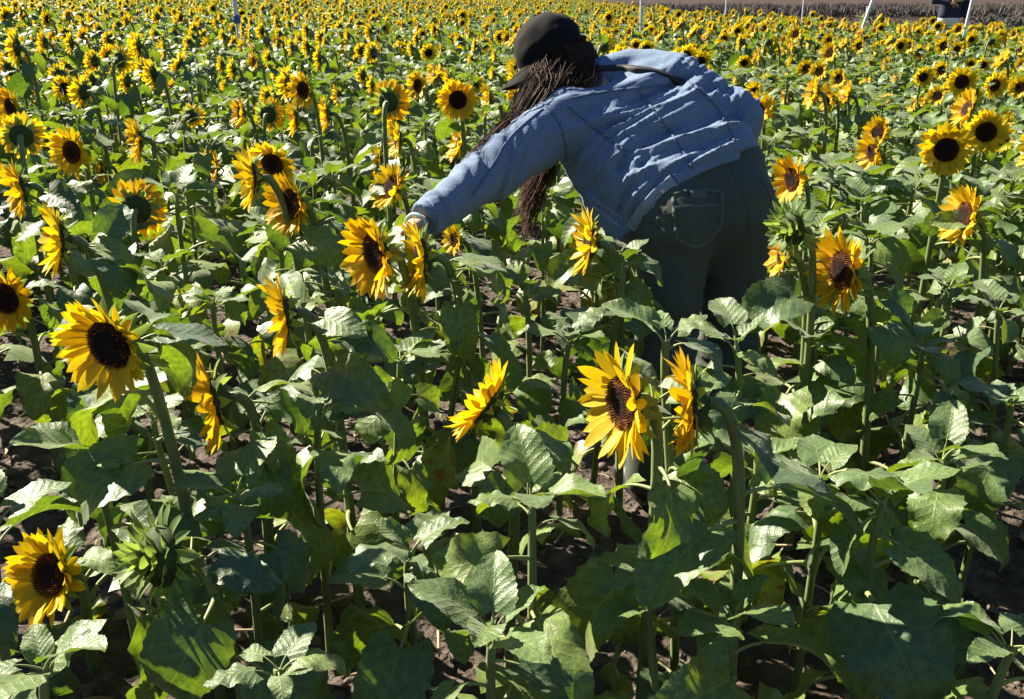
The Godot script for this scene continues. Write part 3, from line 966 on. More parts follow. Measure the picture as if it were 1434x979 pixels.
func beyond() -> void:
	# dry grazed land past the edge of the rows, with brush along its far side
	var dry := solid(paint(0.085, 0.066, 0.058), 0.95, 0.2)
	dry.albedo_texture = noise_tex(512, 0.02, 21, Color(0.55, 0.5, 0.46), Color(1, 1, 1), FastNoiseLite.TYPE_SIMPLEX_SMOOTH, 6)
	triplanar(dry, 0.06)
	var xs := graded(-400, 480, 6.0, 30.0, 1.5, 1.2)
	var zs := graded(-650, -10, -60.0, -12.0, 1.5, 1.2)
	var edge := func(x, z): return x > maxf(13.2 - 0.29 * (-z - 21.0), 8.4)
	var bumps := func(x, z): return rise(x, z) + 0.03 + 0.05 * absf(land.get_noise_2d(x * 3.0, z * 3.0))
	var o := part("dry_land", sheet_of_land(xs, zs, bumps, edge), [dry], self)
	tag(o, "", "", "", "structure")
	var tuft := Sheet.new()
	var r := RandomNumberGenerator.new()
	r.seed = 9
	for i in 60:
		var a := r.randf() * TAU
		var d := r.randf() * 0.8
		var p := Vector3(cos(a) * d, 0, sin(a) * d)
		var tip := p * 1.5 + Vector3(r.randf_range(-0.2, 0.2), r.randf_range(0.4, 1.0), r.randf_range(-0.2, 0.2))
		var w := Vector3(sin(a), 0, -cos(a)) * 0.05
		tuft.tri(tuft.put(p - w), tuft.put(tip), tuft.put(p + w))
	var mats := [solid(paint(0.085, 0.072, 0.062), 0.9), solid(paint(0.105, 0.082, 0.064), 0.9), solid(paint(0.035, 0.042, 0.026), 0.9)]
	for k in 2:
		var mm := MultiMesh.new()
		mm.transform_format = MultiMesh.TRANSFORM_3D
		mm.mesh = one(tuft, mats[k])
		var n := 1500 if k == 0 else 2600
		mm.instance_count = n
		for i in n:
			var z := -r.randf_range(62, 84) if k == 0 else -r.randf_range(22, 80)
			var x := r.randf_range(8.5, 75) if k == 0 else maxf(14.0 - 0.29 * (-z - 21.0), 8.6) + r.randf() * 60.0
			var s := r.randf_range(0.35, 0.85) if k == 0 else r.randf_range(0.1, 0.32)
			mm.set_instance_transform(i, Transform3D(Basis(Vector3.UP, r.randf() * TAU).scaled(Vector3(s * 1.4, s, s * 1.4)), Vector3(x, rise(x, z), z)))
		var b := MultiMeshInstance3D.new()
		b.name = ["far_brush", "dry_grass"][k]
		b.multimesh = mm
		add_child(b)
		tag(b, ["grey-brown brush along the far side of the dry land", "tufts of dry grass on the land beyond the rows"][k], ["brush", "grass"][k], "", "stuff")
	for e in [[1388, 17, 44.0, 1.1], [1250, 10, 58.0, 0.8], [1425, 22, 40.0, 0.9], [1090, 4, 66.0, 0.9]]:
		var s := Sheet.new()
		for i in 420:
			var v := Vector3(r.randfn(), absf(r.randfn()) * 0.55, r.randfn()) * 0.42
			var t := Vector3(r.randfn(), r.randfn(), r.randfn()).normalized() * 0.13
			var w := t.cross(Vector3(r.randfn(), r.randfn(), r.randfn())).normalized() * 0.05
			s.tri(s.put(v - w), s.put(v + t), s.put(v + w))
		var p := at(e[0], e[1], e[2])
		p.y = rise(p.x, p.z)
		var sh := part("shrub", one(s, mats[2]), [], self, Transform3D(Basis.from_scale(Vector3.ONE * e[3]), p))
		tag(sh, {1388: "dark low shrub on the dry land right of the distant visitor", 1250: "dark shrub on the dry land left of the distant visitor", 1425: "dark shrub on the dry land at the right edge", 1090: "farthest dark shrub on the dry land, left of the leaning stake"}[e[0]], "shrub", "shrubs on the dry land")

func stakes() -> void:
	var white := solid(paint(0.72, 0.73, 0.76), 0.45)
	white.albedo_texture = noise_tex(128, 0.03, 33, Color(0.85, 0.85, 0.86), Color(1, 1, 1))
	var blue := solid(paint(0.03, 0.09, 0.35), 0.6)
	# x pixel at the foot and at the frame's top, y pixel where the flowers hide it, depth, radius, height, label
	var list := [
		[338, 336, 45, 14.0, 0.036, 2.3, "white stake with a blue tie in the upper left rows"],
		[900, 899, 32, 19.0, 0.030, 2.3, "white stake right behind the woman's back"],
		[1193, 1200, 28, 19.0, 0.030, 2.3, "white stake leaning right, left of the distant visitor"],
		[1346, 1349, 34, 17.0, 0.026, 2.3, "white stake beside the distant visitor in navy"],
		[1017, 1017, 10, 32.0, 0.030, 2.2, "thin white stake at the field's edge, right of the woman's back"],
		[1125, 1125, 8, 32.0, 0.026, 2.2, "thinnest white stake at the field's edge, centre right"],
		[1214, 1214, 16, 27.0, 0.022, 1.12, "short white stake right of the leaning one"],
	]
	for e in list:
		var foot := at(e[0], e[2], e[3])
		var top := at(e[1], 0, e[3])
		foot.y = rise(foot.x, foot.z)
		var lean: float = (top.x - foot.x) / maxf(0.2, at(e[1], 0, e[3]).y - at(e[0], e[2], e[3]).y) if e[0] != e[1] else 0.0
		var o := thing("stake", e[6], "stake", foot, "white stakes marking the rows")
		var s := Sheet.new()
		var h: float = e[5]
		var path := PackedVector3Array([Vector3(0, -0.1, 0), Vector3(lean * h * 0.5, h * 0.5, 0), Vector3(lean * h, h, 0), Vector3(lean * h, h + 0.004, 0)])
		var w: float = e[4]
		s.ring_tube(path, PackedFloat32Array([w, w, w, w * 0.8]), 10)
		part("pole", one(s), [white], o)
		if e[0] == 338:
			var y := at(337, 27, e[3]).y - foot.y
			s = Sheet.new()
			lathe([[0.036, 0.06], [0.046, 0.05], [0.05, 0.0], [0.046, -0.05], [0.036, -0.06]], 10, s, 0.06)
			s.ring_tube(PackedVector3Array([Vector3(0.03, 0, 0), Vector3(-0.07, 0.02, 0.02), Vector3(-0.1, 0, -0.07)]), PackedFloat32Array([0.018, 0.014, 0.008]), 5)
			part("tie", one(s), [blue], o, Transform3D(Basis(Vector3(1, 0, 0), PI / 2), Vector3(lean * y, y, 0)))

# ------------------------------------------------------------------ rounded bodies: tapered bones joined by a smooth minimum, meshed as surface nets
class Flesh:
	var a := PackedVector3Array()
	var ab := PackedVector3Array()
	var inv := PackedFloat32Array()
	var ra := PackedFloat32Array()
	var dr := PackedFloat32Array()
	var ax := PackedVector3Array()     # a bone can be flattened along an axis
	var sq := PackedFloat32Array()
	var k := 0.03
	var cuts: Array = []               # planes; what lies above them is cut off
	var folds: Array = []              # [middle, reach, basis whose y runs across the folds, strength, seed]
	var noise := FastNoiseLite.new()
	func bone(p: Vector3, q: Vector3, r0: float, r1: float, flat := Vector3.ZERO, much := 1.0) -> void:
		a.append(p); ab.append(q - p); inv.append(1.0 / maxf(1e-6, (q - p).length_squared()))
		ra.append(r0); dr.append(r1 - r0); ax.append(flat); sq.append(much - 1.0)
	func chain(points: Array, radii: Array) -> void:
		for i in points.size() - 1: bone(points[i], points[i + 1], radii[i], radii[i + 1])
	func body(p: Vector3) -> float:
		var d := 1e9
		for i in a.size():
			var v := p - a[i]
			var h := clampf(v.dot(ab[i]) * inv[i], 0.0, 1.0)
			v -= ab[i] * h
			if sq[i] != 0.0: v += ax[i] * (v.dot(ax[i]) * sq[i])
			var e := v.length() - ra[i] - dr[i] * h
			if e - d > k: continue
			if d - e > k: d = e
			else:
				var m := (k - absf(d - e)) / k
				d = minf(d, e) - m * m * k * 0.25
		return d
	func dist(p: Vector3) -> float:
		var d := body(p)
		if d < 0.05 and d > -0.06:
			for f in folds:
				var v: Vector3 = p - f[0]
				var w: float = 1.0 - v.length() / f[1]
				if w <= 0.0: continue
				w = minf(1.0, w * 2.5)
				var q: Vector3 = f[2] * v
				var n := noise.get_noise_3d(q.x + f[4], q.y, q.z)
				var n2 := noise.get_noise_3d(q.x * 1.9 + f[4] + 50.0, q.y * 1.7, q.z * 1.9)
				var ridge := 1.0 - absf(n) * 3.4
				d -= w * f[3] * (maxf(ridge, -0.6) + 0.45 * (1.0 - absf(n2) * 3.4))
		for c in cuts: d = maxf(d, c.distance_to(p))
		return d

func nets(s: Sheet, f: Flesh, lo: Vector3, hi: Vector3, cell: float) -> void:
	var n := Vector3i((hi - lo) / cell) + Vector3i(5, 5, 5)
	n = Vector3i((n.x + 3) / 4 * 4 + 1, (n.y + 3) / 4 * 4 + 1, (n.z + 3) / 4 * 4 + 1)
	var sy := n.x
	var sz := n.x * n.y
	var g := PackedFloat32Array()
	g.resize(sz * n.z)
	g.fill(1e6)
	var ids := PackedInt32Array()
	ids.resize(sz * n.z)
	ids.fill(-1)
	var blocks: Array = []
	var reach := cell * 3.8 + 0.02
	for bz in (n.z - 1) / 4:
		for by in (n.y - 1) / 4:
			for bx in (n.x - 1) / 4:
				if absf(f.body(lo + Vector3(bx * 4 + 2, by * 4 + 2, bz * 4 + 2) * cell)) < reach:
					blocks.append(Vector3i(bx * 4, by * 4, bz * 4))
	for b in blocks:
		for z in 5:
			for y in 5:
				for x in 5:
					var i: int = (b.x + x) + (b.y + y) * sy + (b.z + z) * sz
					if g[i] > 1e5: g[i] = f.dist(lo + Vector3(b.x + x, b.y + y, b.z + z) * cell)
	var corner := [0, 1, sy, 1 + sy, sz, 1 + sz, sy + sz, 1 + sy + sz]
	var edges := [[0, 1], [0, 2], [0, 4], [1, 3], [1, 5], [2, 3], [2, 6], [3, 7], [4, 5], [4, 6], [5, 7], [6, 7]]
	for b in blocks:
		for z in 4:
			for y in 4:
				for x in 4:
					var i: int = (b.x + x) + (b.y + y) * sy + (b.z + z) * sz
					var neg := 0
					for c in corner: neg += 1 if g[i + c] < 0.0 else 0
					if neg == 0 or neg == 8: continue
					var sum := Vector3.ZERO
					var cnt := 0
					for e in edges:
						var d0 := g[i + corner[e[0]]]
						var d1 := g[i + corner[e[1]]]
						if (d0 < 0.0) != (d1 < 0.0):
							var t := d0 / (d0 - d1)
							var p0 := Vector3(e[0] & 1, (e[0] >> 1) & 1, e[0] >> 2)
							var p1 := Vector3(e[1] & 1, (e[1] >> 1) & 1, e[1] >> 2)
							sum += p0.lerp(p1, t)
							cnt += 1
					var p := lo + (Vector3(b.x + x, b.y + y, b.z + z) + sum / cnt) * cell
					ids[i] = s.put(p, Vector2(p.x, p.y))
	for b in blocks:
		for z in 4:
			for y in 4:
				for x in 4:
					var i: int = (b.x + x) + (b.y + y) * sy + (b.z + z) * sz
					var d := g[i]
					if d > 1e5 or b.x + x == 0 or b.y + y == 0 or b.z + z == 0: continue
					if (d < 0.0) != (g[i + 1] < 0.0): net_quad(s, ids[i - sy - sz], ids[i - sz], ids[i], ids[i - sy], d < 0.0)
					if (d < 0.0) != (g[i + sy] < 0.0): net_quad(s, ids[i - 1 - sz], ids[i - 1], ids[i], ids[i - sz], d < 0.0)
					if (d < 0.0) != (g[i + sz] < 0.0): net_quad(s, ids[i - 1 - sy], ids[i - sy], ids[i], ids[i - 1], d < 0.0)

func net_quad(s: Sheet, a: int, b: int, c: int, d: int, turn: bool) -> void:
	if a < 0 or b < 0 or c < 0 or d < 0: return
	if turn: s.quad(a, d, c, b)
	else: s.quad(a, b, c, d)

func surface_at(f: Flesh, px: float, py: float, near: float) -> Vector3:   # where the sight line through that pixel meets the cloth
	var d := near
	for i in 60:
		var e := f.dist(at(px, py, d))
		d += e * 0.8
		if absf(e) < 0.0006: break
	return at(px, py, d)

func slope_at(f: Flesh, p: Vector3) -> Vector3:
	var h := 0.006
	return Vector3(f.body(p + Vector3(h, 0, 0)) - f.body(p - Vector3(h, 0, 0)), f.body(p + Vector3(0, h, 0)) - f.body(p - Vector3(0, h, 0)), f.body(p + Vector3(0, 0, h)) - f.body(p - Vector3(0, 0, h))).normalized()

func bent(points: Array, count: int) -> PackedVector2Array:   # a smooth line through pixels
	var c := Curve2D.new()
	for i in points.size():
		var t: Vector2 = (points[mini(i + 1, points.size() - 1)] - points[maxi(i - 1, 0)]) * 0.25
		c.add_point(points[i], -t, t)
	var out := PackedVector2Array()
	for i in count: out.append(c.sample_baked(c.get_baked_length() * i / (count - 1.0)))
	return out

func band(s: Sheet, f: Flesh, points: Array, near: float, wide: float, thick: float) -> void:   # a strip of cloth sewn on along a line
	var line := bent(points, 14 * (points.size() - 1) + 1)
	var pos := PackedVector3Array()
	for q in line: pos.append(surface_at(f, q.x, q.y, near))
	var first := s.v.size()
	for i in pos.size():
		var t := (pos[mini(i + 1, pos.size() - 1)] - pos[maxi(i - 1, 0)]).normalized()
		var n := slope_at(f, pos[i])
		var w := t.cross(n).normalized()
		for c in [[-1.0, -0.4], [-0.8, 1.0], [0.8, 1.0], [1.0, -0.4]]:
			s.put(pos[i] + w * c[0] * wide + n * c[1] * thick, Vector2(c[0], i * 0.1))
	for i in pos.size() - 1:
		for k in 3:
			var a := first + i * 4 + k
			s.quad(a, a + 4, a + 5, a + 1)

func sew(called: String, parent: Node, mat: Material, o: Vector3, f: Flesh, lines: Array, near: float, wide: float, thick: float) -> void:
	for l in lines:
		var s := Sheet.new()
		band(s, f, l, near, wide, thick)
		part(called, one(moved(s, o)), [mat], parent)

func hand(f: Flesh, wrist: Vector3, to: Vector3, palm: Vector3, curl: float, mirror: float) -> void:
	# palm: the direction the palm faces; fingers of four lengths bend towards it, the thumb leaves the side of the palm
	var along := (to - wrist).normalized()
	palm = (palm - along * palm.dot(along)).normalized()
	var side := along.cross(palm).normalized() * mirror
	f.bone(wrist - along * 0.03, wrist + along * 0.025, 0.024, 0.026, palm, 1.25)
	for i in 4: f.bone(wrist + along * 0.02 + side * (i - 1.5) * 0.010, wrist + along * 0.078 + side * (i - 1.5) * 0.0185, 0.015, 0.0115, palm, 1.05)
	for i in 4:
		var root := wrist + along * (0.082 - 0.004 * absf(i - 1.2)) + side * (i - 1.5) * 0.0190
		var lens: float = [0.068, 0.077, 0.072, 0.056][i]
		var p := root
		var bend := 0.25 * curl
		for k in 3:
			var dir := (along * cos(bend) + palm * sin(bend) + side * (i - 1.5) * 0.04).normalized()
			var l: float = lens * [0.45, 0.31, 0.24][k]
			f.bone(p, p + dir * l, 0.0092 - 0.0008 * k, 0.0086 - 0.0010 * k)
			p += dir * l
			bend += curl * [0.95, 0.8, 0.5][k] + 0.04 * i
	var th := wrist + along * 0.022 - side * 0.020 + palm * 0.004
	var d1 := (along * 0.72 - side * 0.62 + palm * 0.30).normalized()
	var d2 := (along * 0.86 - side * 0.15 + palm * 0.55).normalized()
	var d3 := (along * 0.75 + side * 0.10 + palm * 0.70).normalized()
	f.bone(th, th + d1 * 0.036, 0.0135, 0.0110)
	f.bone(th + d1 * 0.036, th + d1 * 0.036 + d2 * 0.030, 0.0104, 0.0094)
	f.bone(th + d1 * 0.036 + d2 * 0.030, th + d1 * 0.036 + d2 * 0.030 + d3 * 0.024, 0.0094, 0.0078)

func box_of(f: Flesh, from := 0) -> AABB:
	var b := AABB(f.a[from], Vector3.ZERO)
	for i in range(from, f.a.size()):
		var r := maxf(f.ra[i], f.ra[i] + f.dr[i])
		b = b.merge(AABB(f.a[i], Vector3.ZERO).grow(r)).merge(AABB(f.a[i] + f.ab[i], Vector3.ZERO).grow(r))
	return b.grow(0.02)

func moved(s: Sheet, o: Vector3) -> Sheet:
	for i in s.v.size(): s.v[i] -= o
	return s

func face_on(f: Flesh, c: Vector3, fwd: Vector3, up: Vector3, left: Vector3, size: float) -> void:
	f.bone(c + up * 0.02 * size, c - fwd * 0.015 * size, 0.078 * size, 0.082 * size)
	f.bone(c + fwd * 0.02 * size - up * 0.03 * size, c + fwd * 0.045 * size - up * 0.085 * size, 0.066 * size, 0.034 * size)   # jaw and chin
	f.bone(c + fwd * 0.088 * size + up * 0.005 * size, c + fwd * 0.108 * size - up * 0.030 * size, 0.008 * size, 0.013 * size)  # nose
	f.bone(c + fwd * 0.080 * size + left * 0.03 * size + up * 0.022 * size, c + fwd * 0.080 * size - left * 0.03 * size + up * 0.022 * size, 0.012 * size, 0.012 * size)  # brow
	f.bone(c + fwd * 0.088 * size + left * 0.018 * size - up * 0.058 * size, c + fwd * 0.088 * size - left * 0.018 * size - up * 0.058 * size, 0.008 * size, 0.008 * size)  # lips
	for k in [-1.0, 1.0]: f.bone(c + left * 0.08 * k * size + up * 0.012 * size, c + left * 0.082 * k * size - up * 0.024 * size, 0.014 * size, 0.009 * size, left, 1.8)   # ears

func woman() -> void:
	var foot := at(905, 690, 2.84)
	foot.y = rise(foot.x, foot.z)
	var w := thing("person", "woman in light denim jacket, dark green trousers and black cap bending to pick a flower", "person", foot)
	var skin := solid(paint(0.42, 0.235, 0.16), 0.5)
	skin.subsurf_scatter_enabled = true
	skin.subsurf_scatter_strength = 0.1
	# --- joints
	var ls := at(792, 166, 2.90)
	var le := at(694, 236, 2.80)
	var lw := at(598, 306, 2.64)
	var rs := at(944, 120, 2.98)
	var re := at(1032, 166, 2.93)
	var rw := at(1022, 236, 3.06)
	var neck := at(822, 118, 2.98)
	var hl := at(947, 318, 2.79)
	var hr := at(1031, 296, 2.82)
	var kl := at(928, 515, 2.78)
	var kr := at(1018, 490, 2.98)
	var al := at(905, 672, 2.86)
	al.y = rise(al.x, al.z) + 0.085
	var ar := at(1000, 640, 3.08)
	ar.y = rise(ar.x, ar.z) + 0.085
	var head := at(768, 70, 3.0)
	var fwd := Vector3(-0.88, -0.44, -0.10).normalized()
	var left := Vector3(-0.10, 0.16, 0.97)
	left = (left - fwd * left.dot(fwd)).normalized()
	var up := fwd.cross(left).normalized()
	if up.y < 0.0: up = -up
	# --- body
	var f := Flesh.new()
	f.k = 0.03
	f.chain([neck, at(880, 180, 2.93), at(965, 245, 2.86)], [0.06, 0.075, 0.065])
	f.bone(at(835, 175, 2.94), at(930, 135, 2.99), 0.085, 0.085)
	f.chain([ls, le, lw], [0.05, 0.04, 0.026])
	f.chain([rs, re, rw], [0.05, 0.04, 0.026])
	f.chain([hl, kl, al], [0.06, 0.05, 0.034])
	f.chain([hr, kr, ar], [0.06, 0.05, 0.034])
	f.bone(hl, hr, 0.055, 0.055)
	var s := Sheet.new()
	var b := box_of(f)
	nets(s, f, b.position, b.end, 0.014)
	f = Flesh.new()
	f.k = 0.018
	f.bone(neck, head - fwd * 0.02 - up * 0.05, 0.052, 0.048)
	face_on(f, head, fwd, up, left, 1.0)
	b = box_of(f)
	nets(s, f, b.position, b.end, 0.006)
	f = Flesh.new()
	f.k = 0.007
	var reach := at(548, 330, 2.49)
	hand(f, at(588, 312, 2.615), reach, Vector3(0.10, -0.8, 0.55), 0.75, 1.0)
	b = box_of(f)
	nets(s, f, b.position, b.end, 0.0032)
	f = Flesh.new()
	f.k = 0.007
	hand(f, rw + Vector3(-0.01, -0.02, -0.01), rw + Vector3(-0.06, -0.12, -0.02), Vector3(-0.6, -0.1, 0.6), 0.3, -1.0)
	b = box_of(f)
	nets(s, f, b.position, b.end, 0.0036)
	part("body", one(moved(s, foot)), [skin], w)
	for k in [-1.0, 1.0]:
		var e := SphereMesh.new()
		e.radius = 0.0115
		e.height = 0.023
		part("eye", e, [solid(paint(0.6, 0.58, 0.55), 0.2)], w, Transform3D(Basis(), head + fwd * 0.076 + left * 0.031 * k + up * 0.004 - foot))
	# --- trousers
	var olive := solid(paint(0.092, 0.106, 0.080), 0.85, 0.3)
	olive.albedo_texture = noise_tex(256, 0.09, 51, Color(0.72, 0.72, 0.72), Color(1, 1, 1), FastNoiseLite.TYPE_SIMPLEX_SMOOTH, 3)
	triplanar(olive, 6.0)
	olive.rim_enabled = true
	olive.rim = 0.25
	var t := Flesh.new()
	t.k = 0.05
	t.noise.frequency = 1.0
	t.bone(at(938, 262, 2.83), at(1022, 235, 2.86), 0.104, 0.104)
	t.bone(hl, hl + Vector3(0, 0.03, 0), 0.112, 0.106)
	t.bone(hr, hr + Vector3(0, 0.03, 0), 0.116, 0.108)
	t.chain([at(944, 335, 2.82), kl, al], [0.104, 0.080, 0.064])
	t.chain([at(1034, 315, 2.86), kr, ar], [0.104, 0.080, 0.064])
	t.folds = [[at(940, 400, 2.75), 0.26, Basis(Vector3(3, 0, 0), Vector3(2, 9, 0), Vector3(0, 0, 3)).transposed(), 0.0035, 3.0], [kl, 0.3, Basis(Vector3(3, 0, 0), Vector3(-3, 14, 0), Vector3(0, 0, 3)).transposed(), 0.006, 9.0], [kr, 0.3, Basis(Vector3(3, 0, 0), Vector3(3, 14, 0), Vector3(0, 0, 3)).transposed(), 0.006, 19.0],
		[at(925, 320, 2.72), 0.12, Basis(Vector3(6, 0, 0), Vector3(8, 16, 0), Vector3(0, 0, 6)).transposed(), 0.006, 29.0]]
	t.cuts = [Plane(Vector3(0, -1, 0), -(minf(al.y, ar.y) - 0.05))]
	s = Sheet.new()
	b = box_of(t)
	nets(s, t, b.position, b.end, 0.009)
	var tr := part("trousers", one(moved(s, foot)), [olive], w)
	var faded: StandardMaterial3D = olive.duplicate()
	faded.albedo_color = paint(0.135, 0.152, 0.122)
	sew("pocket_seam", tr, faded, foot, t, [[Vector2(941, 272), Vector2(975, 266), Vector2(1010, 268)], [Vector2(944, 291), Vector2(978, 288), Vector2(1012, 288)], [Vector2(942, 276), Vector2(945, 310), Vector2(948, 336)], [Vector2(1011, 268), Vector2(1012, 290), Vector2(1010, 318)], [Vector2(948, 336), Vector2(980, 344), Vector2(1010, 318)]], 2.6, 0.0045, 0.0028)
	sew("pocket_tab", tr, faded, foot, t, [[Vector2(966, 273), Vector2(988, 272)]], 2.6, 0.014, 0.006)
	sew("seam", tr, olive, foot, t, [[Vector2(1022, 228), Vector2(1036, 262), Vector2(1049, 300), Vector2(1048, 332)], [Vector2(1064, 248), Vector2(1076, 268), Vector2(1082, 292)], [Vector2(1010, 352), Vector2(1000, 320), Vector2(990, 285), Vector2(1002, 250)]], 2.6, 0.0032, 0.002)
	# --- shoes
	var dark := solid(paint(0.025, 0.025, 0.028), 0.5)
	for k in [[al, Vector3(-0.35, 0, -0.94)], [ar, Vector3(0.05, 0, -1.0)]]:
		var ank: Vector3 = k[0]
		var toe: Vector3 = ank + k[1] * 0.15
		f = Flesh.new()
		f.k = 0.03
		f.bone(ank, ank - Vector3(0, 0.035, 0) - k[1] * 0.02, 0.045, 0.042)
		f.bone(ank - Vector3(0, 0.045, 0), toe - Vector3(0, 0.055, 0), 0.042, 0.034)
		f.cuts = [Plane(Vector3(0, -1, 0), -(ank.y - 0.083))]
		s = Sheet.new()
		b = box_of(f)
		nets(s, f, b.position, b.end, 0.008)
		part("shoe", one(moved(s, foot)), [dark], w)
	# --- denim jacket
	var denim := solid(paint(0.205, 0.272, 0.365), 0.85, 0.3)
	denim.albedo_texture = noise_tex(512, 0.07, 52, Color(0.60, 0.65, 0.71), Color(1, 1, 1), FastNoiseLite.TYPE_SIMPLEX_SMOOTH, 4)
	denim.heightmap_enabled = true
	denim.heightmap_texture = noise_tex(256, 0.3, 53, Color.BLACK, Color.WHITE, FastNoiseLite.TYPE_SIMPLEX_SMOOTH, 3)
	denim.heightmap_scale = 0.08
	triplanar(denim, 3.5)
	denim.rim_enabled = true
	denim.rim = 0.3
	var worn_sunlit: StandardMaterial3D = denim.duplicate()      # rubbed pale along pocket stitching; on the waist tab, sunlight painted into the colour
	worn_sunlit.albedo_color = paint(0.34, 0.39, 0.46)
	var stitch: StandardMaterial3D = denim.duplicate()
	stitch.albedo_color = paint(0.135, 0.18, 0.26)
	var j := Flesh.new()
	j.k = 0.03
	j.noise.frequency = 1.0
	j.noise.fractal_octaves = 2
	j.bone(at(834, 180, 2.94), at(934, 130, 3.00), 0.116, 0.116)
	j.bone(at(868, 226, 2.88), at(975, 182, 2.92), 0.116, 0.118)
	j.bone(at(905, 266, 2.83), at(1008, 226, 2.86), 0.118, 0.120)
	j.bone(at(838, 112, 2.99), at(882, 98, 3.02), 0.066, 0.064)
	j.bone(at(912, 102, 3.01), at(900, 150, 2.96), 0.070, 0.10)
	j.chain([ls, le, lw], [0.092, 0.073, 0.050])
	j.chain([rs, re, rw], [0.090, 0.072, 0.058])
	j.chain([at(815, 220, 2.95), at(850, 282, 2.90), at(878, 330, 2.84)], [0.06, 0.06, 0.045])
	var ty := (neck - at(985, 250, 2.84)).normalized()
	var tx := (rs - ls).normalized()
	var tz := tx.cross(ty).normalized()
	var la := (lw - ls).normalized()
	var ra := (re - rs).normalized()
	var across := func(dir: Vector3, freq: float, slow: float, lean: Vector3) -> Basis:
		var p := dir.cross(Vector3(0.3, 0.5, 0.8)).normalized()
		var q := dir.cross(p)
		return Basis(p * slow, (dir + lean).normalized() * freq, q * slow).transposed()
	j.folds = [
		[at(900, 200, 2.84), 0.36, across.call(ty, 6.0, 1.2, tx * 0.45), 0.010, 77.0],
		[at(935, 200, 2.80), 0.30, across.call(ty, 17.0, 1.6, tx * 0.25), 0.0105, 0.0],
		[at(860, 260, 2.82), 0.17, across.call(ty, 14.0, 3.0, tx * -0.5), 0.010, 7.0],
		[at(830, 150, 2.85), 0.15, across.call(ty, 8.0, 3.0, tx * 0.6), 0.007, 17.0],
		[le, 0.22, across.call(la, 13.0, 3.0, Vector3(0, 0.8, 0)), 0.009, 27.0],
		[lw, 0.13, across.call(la, 20.0, 5.0, Vector3(0, 0.3, 0)), 0.005, 37.0],
		[rs.lerp(re, 0.55), 0.2, across.call(ra, 17.0, 2.0, Vector3(0, 0.2, 0)), 0.010, 47.0],
		[rw, 0.17, across.call((rw - re).normalized(), 14.0, 3.0, Vector3.ZERO), 0.006, 57.0],
	]
	var h0 := at(874, 340, 2.84)
	var h1 := at(962, 253, 2.70)
	var h2 := at(1068, 216, 2.88)
	var hn := (h1 - h0).cross(h2 - h0).normalized()
	if hn.dot(ty) > 0.0: hn = -hn
	j.cuts = [Plane(hn, h0), Plane(la, lw + la * 0.012)]
	s = Sheet.new()
	b = box_of(j)
	nets(s, j, b.position, b.end, 0.0072)
	var jk := part("jacket", one(moved(s, foot)), [denim], w)
	sew("seam", jk, stitch, foot, j, [[Vector2(757, 142), Vector2(778, 165), Vector2(790, 195), Vector2(793, 228)], [Vector2(796, 150), Vector2(830, 178), Vector2(862, 202), Vector2(880, 212)], [Vector2(760, 152), Vector2(715, 192), Vector2(690, 232), Vector2(660, 275)], [Vector2(955, 108), Vector2(985, 130), Vector2(1010, 160), Vector2(1028, 196)], [Vector2(800, 138), Vector2(850, 128), Vector2(905, 122), Vector2(945, 118)], [Vector2(890, 124), Vector2(935, 180), Vector2(972, 238)]], 2.62, 0.0036, 0.0024)
	sew("waistband", jk, denim, foot, j, [[Vector2(946, 252), Vector2(1000, 226), Vector2(1056, 211)]], 2.60, 0.017, 0.005)
	sew("waist_tab", jk, worn_sunlit, foot, j, [[Vector2(884, 322), Vector2(912, 283), Vector2(944, 253)]], 2.60, 0.020, 0.005)  # left end of the waistband, coloured paler to stand for sun on it
	sew("cuff", jk, denim, foot, j, [[Vector2(607, 276), Vector2(617, 300), Vector2(616, 322)]], 2.48, 0.014, 0.004)
	sew("pocket_welt", jk, worn_sunlit, foot, j, [[Vector2(832, 290), Vector2(868, 318)], [Vector2(830, 278), Vector2(872, 306)]], 2.62, 0.004, 0.0022)
	var bp := surface_at(j, 927, 268, 2.6)
	s = Sheet.new()
	lathe([[0.0, 0.007], [0.006, 0.007], [0.0085, 0.005], [0.0095, -0.003]], 12, s)
	var brass := solid(paint(0.45, 0.40, 0.34), 0.35)
	brass.metallic = 0.8
	part("button", one(s), [brass], jk, Transform3D(facing(slope_at(j, bp)), bp - foot))
	# --- shoulder strap
	var pleats := j.folds
	j.folds = []
	s = Sheet.new()
	band(s, j, [Vector2(812, 100), Vector2(850, 97), Vector2(895, 99), Vector2(935, 108), Vector2(956, 118)], 2.70, 0.0095, 0.012)
	j.folds = pleats
	part("shoulder_strap", one(moved(s, foot)), [solid(paint(0.008, 0.008, 0.009), 0.7)], w)
	# --- bracelet
	s = Sheet.new()
	var br := PackedVector3Array()
	var rad := PackedFloat32Array()
	var wp := at(582, 316, 2.592)
	var wd := (reach - wp).normalized()
	var wx := wd.cross(Vector3.UP).normalized()
	var wy := wd.cross(wx)
	for i in 25:
		br.append(wp + (wx * cos(TAU * i / 24) + wy * sin(TAU * i / 24)) * 0.031 - foot)
		rad.append(0.0055)
	s.ring_tube(br, rad, 6, false)
	part("bracelet", one(s), [solid(paint(0.35, 0.62, 0.55), 0.4)], w)
	# --- cap
	var black := solid(paint(0.009, 0.0085, 0.0085), 0.9, 0.3)
	black.albedo_texture = noise_tex(256, 0.08, 55, Color(0.7, 0.7, 0.7), Color(1, 1, 1), FastNoiseLite.TYPE_SIMPLEX_SMOOTH, 3)
	triplanar(black, 8.0)
	black.rim_enabled = true
	black.rim = 0.15
	var frame := Basis(left, up, fwd)
	var crease := FastNoiseLite.new()
	crease.frequency = 9.0
	s = Sheet.new()
	var seg := 48
